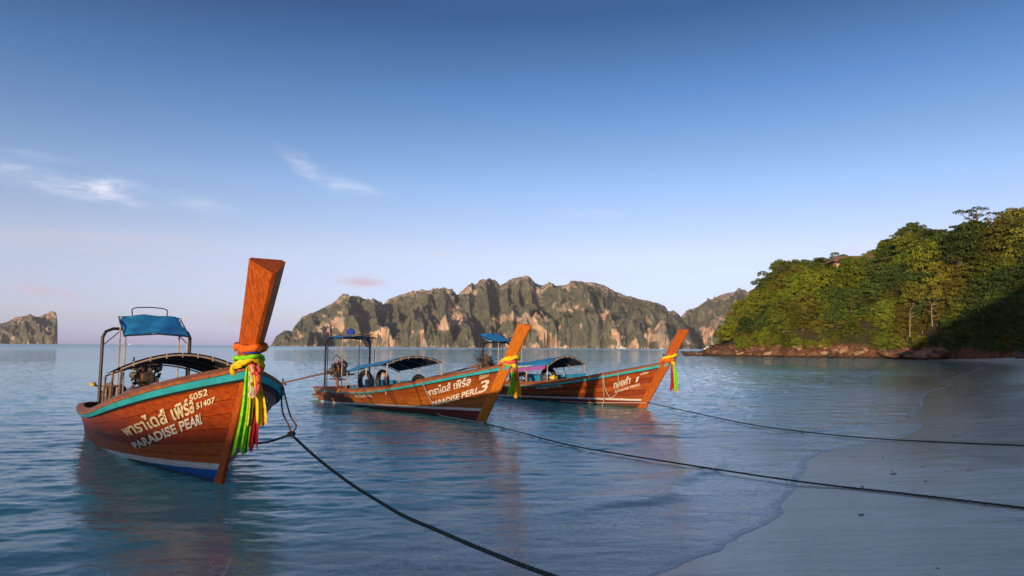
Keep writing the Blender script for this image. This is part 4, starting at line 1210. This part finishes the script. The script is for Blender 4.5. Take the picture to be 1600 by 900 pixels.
# coloured ribbons tied to the prows
ribbon(boat1, H1, dict(bands=[(.20, .036, .10, 'orange'), (.08, .032, -.45, 'yellow'), (.13, .022, -.15, 'green'), (.17, .020, .35, 'blue')], knot=.8,
       tails=[(.03, .0, .80, .06, 'red', (-.02, .02)), (-.03, .02, .84, .10, 'green', (.0, -.06)), (.06, .01, .56, .07, 'gold', (.0, .04)), (.02, .05, .60, .15, 'yellow', (.03, .01))],
       beads=[(-.03, .02, -.26), (.035, .02, -.24), (.0, -.20, -.28)]), 1.36, .225, .23, 'big bunch of yellow, green and red ribbons on the nearest boat prow')
ribbon(boat2, H2, dict(bands=[(.16, .040, -.25, 'yellow'), (.07, .035, -.05, 'pink'), (.03, .025, .2, 'green')],
       tails=[(.05, .0, .62, .12, 'gold', (.0, .03)), (-.04, -.06, .50, .10, 'green', (.0, -.05)), (.0, .05, .34, .09, 'pink', (.02, .0))]), 1.22, .24, .26, 'yellow and pink ribbons knotted on the prow of the middle boat')
ribbon(boat3, H3, dict(bands=[(.18, .040, -.25, 'yellow'), (.08, .042, -.05, 'orange'), (.16, .02, .2, 'blue')],
       tails=[(-.05, .0, .66, .09, 'red', (.0, -.04)), (.03, .02, .68, .13, 'green', (.04, .02)), (.06, -.05, .66, .07, 'gold', (.03, .04))]), 1.22, .23, .25, 'lime green and red ribbons hanging from the farthest boat prow')


# ------------------------------------------------------------------ things in the boats
def in_boat(b, p): return b.matrix_world @ Vector(p)


tyre(boat2.matrix_world, (-6.05, .30, .58), .27, .07, .1, .15, 'black tyre leaning nearer the engine of the middle boat')
tyre(boat2.matrix_world, (-5.35, .45, .62), .27, .07, .0, .0, 'black tyre hung on blue boards under the middle boat canopy')
tyre(boat2.matrix_world, (-3.3, .40, .62), .22, .06, .2, .2, 'black tyre near the front of the middle boat canopy')
tyre(boat3.matrix_world, (-4.15, .35, .66), .26, .07, .0, .1, 'black tyre hung on blue boards of the farthest boat')
tyre(boat3.matrix_world, (-5.3, .25, .50), .24, .065, .1, .2, 'black tyre beside the post of the farthest boat')


def bundle(name, b, p, size, mat, label, cat, seed):
    """a lumpy folded bundle"""
    bm = bmesh.new(); bmesh.ops.create_icosphere(bm, subdivisions=3, radius=1); V = np.array([v.co[:] for v in bm.verts]); Fc = [tuple(v.index for v in f.verts) for f in bm.faces]; bm.free()
    d = 1 + .22 * fbm(V[:, 0] * 2.3 + seed, V[:, 1] * 2.3 + V[:, 2] * 1.7, seed, 3)
    V = V * d[:, None] * np.array(size); V[:, 2] = np.maximum(V[:, 2], -size[2] * .6)
    o = mesh(name, V, Fc, mat); o.location = in_boat(b, p); o.rotation_euler = (0, 0, b.rotation_euler.z)
    return tag(o, label, cat)


bundle('folded_tarp', boat1, (-6.75, -.45, .60), (.28, .20, .22), M['jeans'], 'crumpled faded blue cloth in the stern of the nearest boat', 'cloth', 5)
bundle('dark_sack', boat1, (-6.95, -.55, .58), (.16, .16, .20), M['black'], 'dark sack slumped at the stern rail of the nearest boat', 'sack', 8)
bundle('grey_sheet', boat1, (-5.9, -.1, .66), (.50, .30, .16), simple_mat('grey_sheet', (.16, .14, .17), .8, var=.3, nscale=4), 'grey sheet covering the engine bay of the nearest boat', 'cloth', 11)
bundle('yellow_float', boat3, (-3.45, -.1, .68), (.15, .09, .08), simple_mat('yellow_plastic', (.70, .58, .06), .5), 'small yellow float lying in the farthest boat', 'float', 14)
bundle('orange_cloth', boat2, (-4.9, .25, .80), (.07, .07, .10), M['pale'], 'pale cloth tied to a post under the middle boat canopy', 'cloth', 17)
yl = bundle('yellow_cap', boat1, (-7.15, -.80, .82), (.13, .06, .045), simple_mat('amber_plastic', (.75, .48, .03), .35), 'yellow oval plastic float on a bracket at the nearest boat stern', 'lamp', 2)  # yellow plastic float on its bracket, not a light
# cargo rails and lashings beside the engine of the nearest boat
rl = []
for z, y in ((.80, -.62), (.80, .2)):
    rl.append(tube_vf([(-7.2, y, z - .02), (-5.4, y, z + .08)], .022, 6))
for x in (-7.0, -6.5, -6.0, -5.6):
    rl.append(tube_vf([(x, -.62, .4), (x, -.62, .84 + (x + 7.2) * .05)], .016, 6))
mesh('side_rail', *join_vf(rl), M['rust'], boat1)
mesh('cap_bracket', *tube_vf([(-7.15, -.80, .80), (-7.0, -.62, .78)], .015, 6), M['pipe'], boat1)
for x in (-7.0, -6.5):
    a = np.linspace(0, 6 * 2 * np.pi, 70); mesh('lashing', *tube_vf(np.stack([x + .035 * np.cos(a), -.62 + .035 * np.sin(a), .62 + .16 * a / a[-1]], 1), .011, 5), M['rope_p'], boat1)
# flag and folded blue cloth on the stern roof of the middle boat
mesh('flag_pole', *tube_vf([(-6.9, -.45, 1.86), (-6.9, -.47, 2.16)], .008, 6), M['pale'], boat2)
for i, mt in enumerate(('red', 'white', 'blue', 'white', 'red')):
    z = 2.15 - .026 * i; mesh('flag_stripe', *box_vf((-6.99, -.47 + .01 * (i % 2), z - .013 - .03), (.16, .008, .026)), M[mt], boat2, False)
mesh('roof_rail', *join_vf([tube_vf([(-6.95, y, 1.96), (-6.0, y, 1.94)], .014, 6) for y in (-.45, .45)] + [tube_vf([(x, y, 1.84), (x, y, 1.955)], .010, 5) for x in (-6.9, -6.1) for y in (-.45, .45)]), M['rust'], boat2)
bundle('blue_bundle', boat2, (-6.45, .0, 2.0), (.14, .10, .10), M['blue'], 'small dark blue bundle on the stern roof of the middle boat', 'bundle', 21)


# ropes
def rope(name, pts, r, mat, label, n=160, lobes=3, twist=26, cat='rope'):
    P = spline(pts, n)
    o = mesh(name, *tube_vf(P, r, 12, True, lobes, twist), mat)
    return tag(o, label, cat) if label else o


def on_line(px, py, A, B):
    """point of the sight line that lies in the upright plane through A and B"""
    d = proj_ray(px, py); n_ = np.array([B[1] - A[1], A[0] - B[0]]); t = (n_ @ np.array(A)) / (n_ @ d[:2]); return CAM + d * t


def lay(pix, n=36):
    """points of a rope that rests on the sand or floats on the water along this line of pixels"""
    q = spline([(x, y, 0) for x, y in pix], n); P = []
    for px, py, _ in q:
        z = .03
        for _k in range(8):
            p = ground(px, py, z); s_ = shore_sd(p[:1], p[1:2]); z = .5 * z + .5 * max(.03, float(sand_height(p[:1], p[1:2], s_)[0]) + .012 if s_[0] > 0 else .03)
        P.append(ground(px, py, z))
    return P


KN = np.array(at_y(455, 679, 8.05))
A, B_ = KN[:2], (.30, 4.15)
r1 = [KN] + [on_line(px, py, A, B_) for px, py in [(497, 717), (547, 755), (600, 788), (633, 807), (687, 830), (733, 850), (800, 877), (863, 900)]]
d = r1[-1] - r1[-2]; e1 = r1[-1] + d / np.linalg.norm(d[:2]) * .9; e2 = e1 + d / np.linalg.norm(d[:2]) * 1.2
e1[2] = max(.10, e1[2]); e2[2] = .06
rope('mooring_rope', r1 + [e1, e2], .014, M['rope_g'], 'thick dark rope running from the nearest boat down to the bottom edge', 420, 3, 48)
st = in_boat(boat1, (H1.rake * .55 + .03, 0, .55))
rope('bow_line', [np.array(st), (np.array(st) + KN) / 2 + [0, 0, -.06], KN], .012, M['rope'], 'dark rope from the nearest boat stem to the knot beside it', 60)
bg_ = np.array(in_boat(boat1, tuple(H1.p(.905, .97, .05, 1))))
rope('hanging_loop', [KN + [.0, 0, .01], KN + [-.05, .05, .10], (bg_ + KN) / 2 + [-.045, .0, .0], bg_, bg_ + [.025, 0, -.01], (bg_ + KN) / 2 + [.05, 0, -.05], KN + [.055, 0, .10], KN + [.0, 0, .01]], .009, M['rope_b'], 'brown rope loop hanging from the nearest boat rail', 90)
kn = bundle('rope_knot', boat1, (0, 0, 0), (.045, .045, .04), M['rope'], 'dark knot joining the ropes beside the nearest boat', 'knot', 31); kn.location = Vector(KN)
g2 = [ground(px, py, z) for px, py, z in [(700, 649, .04), (756, 661, .035), (820, 677.5, .045), (900, 697.5, .05), (1050, 722.5, .055), (1250, 752.5, .06), (1420, 772, .09), (1600, 793.5, .13)]]
hb = np.array(in_boat(boat2, tuple(H2.p(.80, .20, .03, -1)))); hb2 = np.array(in_boat(boat2, tuple(H2.p(.78, 1.0, .06, -1)))); hbm = np.array(in_boat(boat2, tuple(H2.p(.785, .6, .035, -1))))
ex = g2[-1] + (g2[-1] - g2[-2])
rope('shore_rope', lay([(756, 661), (820, 677.5), (900, 697.5), (1050, 722.5), (1250, 752.5), (1420, 772), (1600, 793.5), (1760, 813)]), .010, M['rope_g'], 'long dark rope crossing water and sand from the middle boat', 320)
rope('bow_rope', [hb2, hbm, hb + [0, 0, .06], (hb + g2[1]) / 2 + [-.05, -.08, .03], g2[1]], .012, M['rope_p'], 'pale rope hanging down the bow of the middle boat', 90)
g3 = [ground(px, py, z) for px, py, z in [(1100, 648.5, .06), (1200, 667.5, .05), (1350, 684, .06), (1470, 690.5, .10), (1600, 696, .15)]]
s3 = np.array(in_boat(boat3, tuple(H3.p(.90, .24, .05, -1)))); ex = g3[-1] + (g3[-1] - g3[-2])
s3b = np.array(in_boat(boat3, (.12, -.06, .17)))
rope('shore_rope', [s3b] + lay([(1100, 648.5), (1200, 667.5), (1350, 684), (1470, 690.5), (1600, 696), (1760, 702)]), .010, M['rope_g'], 'long thin rope from the farthest boat to the right edge of the beach', 260)
rope('bow_rope', [np.array(in_boat(boat3, tuple(H3.p(u, v, .04, -1)))) for u, v in ((.62, .27), (.75, .27), (.86, .29), (.93, .30), (.985, .30))] + [s3b], .013, M['rope_p'], 'pale rope stretched along the waterline of the farthest boat', 90)
a_ = np.array(in_boat(boat3, tuple(H3.p(.830, 1.02, .05, -1)))); b_ = np.array(in_boat(boat3, tuple(H3.p(.875, 1.02, .05, -1))))
lo = np.array(in_boat(boat3, tuple(H3.p(.855, .42, .06, -1))))
rope('hanging_loop', [a_, np.array(in_boat(boat3, tuple(H3.p(.832, .7, .05, -1)))), lo, np.array(in_boat(boat3, tuple(H3.p(.880, .6, .05, -1)))), b_], .014, M['rope_p'], 'pale rope loop hung over the bow rail of the farthest boat', 60)
rope('hanging_rope', [a_ + [0, 0, .03], np.array(in_boat(boat3, tuple(H3.p(.826, .8, .05, -1)))), np.array(in_boat(boat3, tuple(H3.p(.826, .4, .05, -1)))), np.array(in_boat(boat3, tuple(H3.p(.815, .15, .07, -1))))], .013, M['rope_p'], 'frayed rope end dangling to the water beside the farthest boat loop', 50)
bundle('tangled_net', boat2, (-7.62, -.35, .16), (.22, .26, .15), simple_mat('net', (.36, .31, .29), .9, var=.6, nscale=22, bump=.8), 'pale tangled net and ropes at the stern of the middle boat', 'net', 25)

# bits of shell and leaf the tide has left on the sand: far too small to pick apart
rs = np.random.RandomState(3); bits = []
while len(bits) < 150:
    x, y = rs.uniform(0, 26), rs.uniform(3.6, 34)
    s_ = shore_sd(np.array([x]), np.array([y])); 
    if s_[0] < .5 or abs(x / y) > .9: continue
    z = float(sand_height(np.array([x]), np.array([y]), s_)[0]); r = rs.uniform(.006, .018) * (1 + .04 * y)
    v, q = box_vf((0, 0, 0), (r * rs.uniform(1, 2.5), r, r * .6)); v = v * (1 + .3 * rs.rand(8, 1)); a = rs.rand() * 6.3
    v = v @ np.array([[math.cos(a), -math.sin(a), 0], [math.sin(a), math.cos(a), 0], [0, 0, 1]]).T + [x, y, z + r * .2]; bits.append((v, q))
bt_ = mesh('shell_fragments', *join_vf(bits), simple_mat('shell', (.42, .36, .30), .7, var=.6, nscale=1.5), None, False); bt_['kind'] = 'stuff'
bt_['label'] = 'small shell and leaf fragments scattered over the wet sand'

# far boats under the cliffs
def yacht(px, Yd, L, H, label, mast):
    p = ground(px, 548, 0) ; d = proj_ray(px, 540); x = d[0] / d[1] * Yd
    e = empty('motor_yacht', (x, Yd, 0))
    us = np.linspace(-1, 1, 13); V = []
    for u in us:
        b = L * .11 * (1 - abs(u) ** 2.6) + .05; z = H * .36 * (1 + .35 * max(0, u) ** 2)
        V += [(u * L / 2 + (.05 * L * max(0, u)), -b, z), (u * L / 2 * .94, -b * .7, -.3), (u * L / 2 * .94, b * .7, -.3), (u * L / 2 + (.05 * L * max(0, u)), b, z)]
    Q = [tuple(q) for q in grid_quads(13, 4, True)] + [(0, 1, 2, 3), (51, 50, 49, 48)]
    mesh('hull', V, Q, M['white'], e, False)
    mesh('cabin', *join_vf([box_vf((-L * .05, 0, H * .5), (L * .55, L * .15, H * .3)), box_vf((-L * .1, 0, H * .76), (L * .34, L * .13, H * .22))]), M['white'], e, False)
    mesh('window_band', *box_vf((-L * .05, -L * .076, H * .52), (L * .48, .04, H * .10)), m_wn, e, False)
    if mast: mesh('mast', *tube_vf([(-L * .1, 0, H * .8), (-L * .1, 0, H * mast)], .18, 6), M['white'], e)
    tag(e, label, 'yacht')


yacht(972, 1650, 19, 6.0, 'white yacht with mast below the cliffs, left of the last prow', 2.2)
yacht(1108, 1500, 24, 7.0, 'white yacht behind the rock spit near the headland', 1.25)
yacht(882, 1650, 9, 3.2, 'small white boat under the pink cliff at the island foot', 0)
yacht(1033, 1650, 9, 3.0, 'small white boat just left of the last prow', 0)
yacht(366, 1500, 5, 2.2, 'tiny white boat on open water left of the near prow', 0)
yacht(202, 2400, 9, 4.0, 'tiny white boat on the horizon under the stern roof', 0)

# ------------------------------------------------------------------ wooded bank behind the camera: it shades the beach
ss = np.array([-62, -56, -51, -48, -46, -45, -44, -42, -39, -35, -31.]); sh_ = np.array([0, .45, .75, .9, .97, 1., .97, .9, .7, .35, 0])
ll = np.concatenate([np.arange(-80, -20, 2.), np.arange(-20, 30, .5), np.arange(30, 170, 2.)])
H0 = np.interp(ll, [-80, -30, -13, -7, -3.5, 0, 5, 15, 25, 47, 100, 170], [.5, .6, 1.0, 1.18, 1.25, 3.0, 5.5, 11, 18, 30, 36, 36])
top = H0 + 45 * math.tan(SUN_EL) + .05 * fbm(ll * .9, ll * 0, 95, 3) * (1 + np.clip(ll + 2, 0, 20) * .35)
Lg, Sg = np.meshgrid(ll, ss); Tg = np.meshgrid(top, sh_)
zbk = Tg[0] * Tg[1] + .3 * fbm(Lg * .8, Sg * .8, 97, 3) * (Tg[1] < .95)
ca, sa = math.cos(SUN_AZ), math.sin(SUN_AZ)
Xb, Yb = Lg * ca + Sg * sa, -Lg * sa + Sg * ca
struct(big_mesh('wooded_bank', np.stack([Xb, Yb, zbk], -1).reshape(-1, 3), grid_quads(*Xb.shape), m_head))

# ------------------------------------------------------------------ sea haze
m_hz, n = new_mat('haze_air')
v = n.n('ShaderNodeVolumePrincipled', {'Color': (.86, .90, 1.0), 'Density': 6.2e-5, 'Anisotropy': .0})
n.n('ShaderNodeOutputMaterial', {'Volume': v.outputs[0]})
hz_ = mesh('haze', *box_vf((0, 0, 158), (16000, 16000, 350)), m_hz, None, False)
hz_['kind'] = 'stuff'
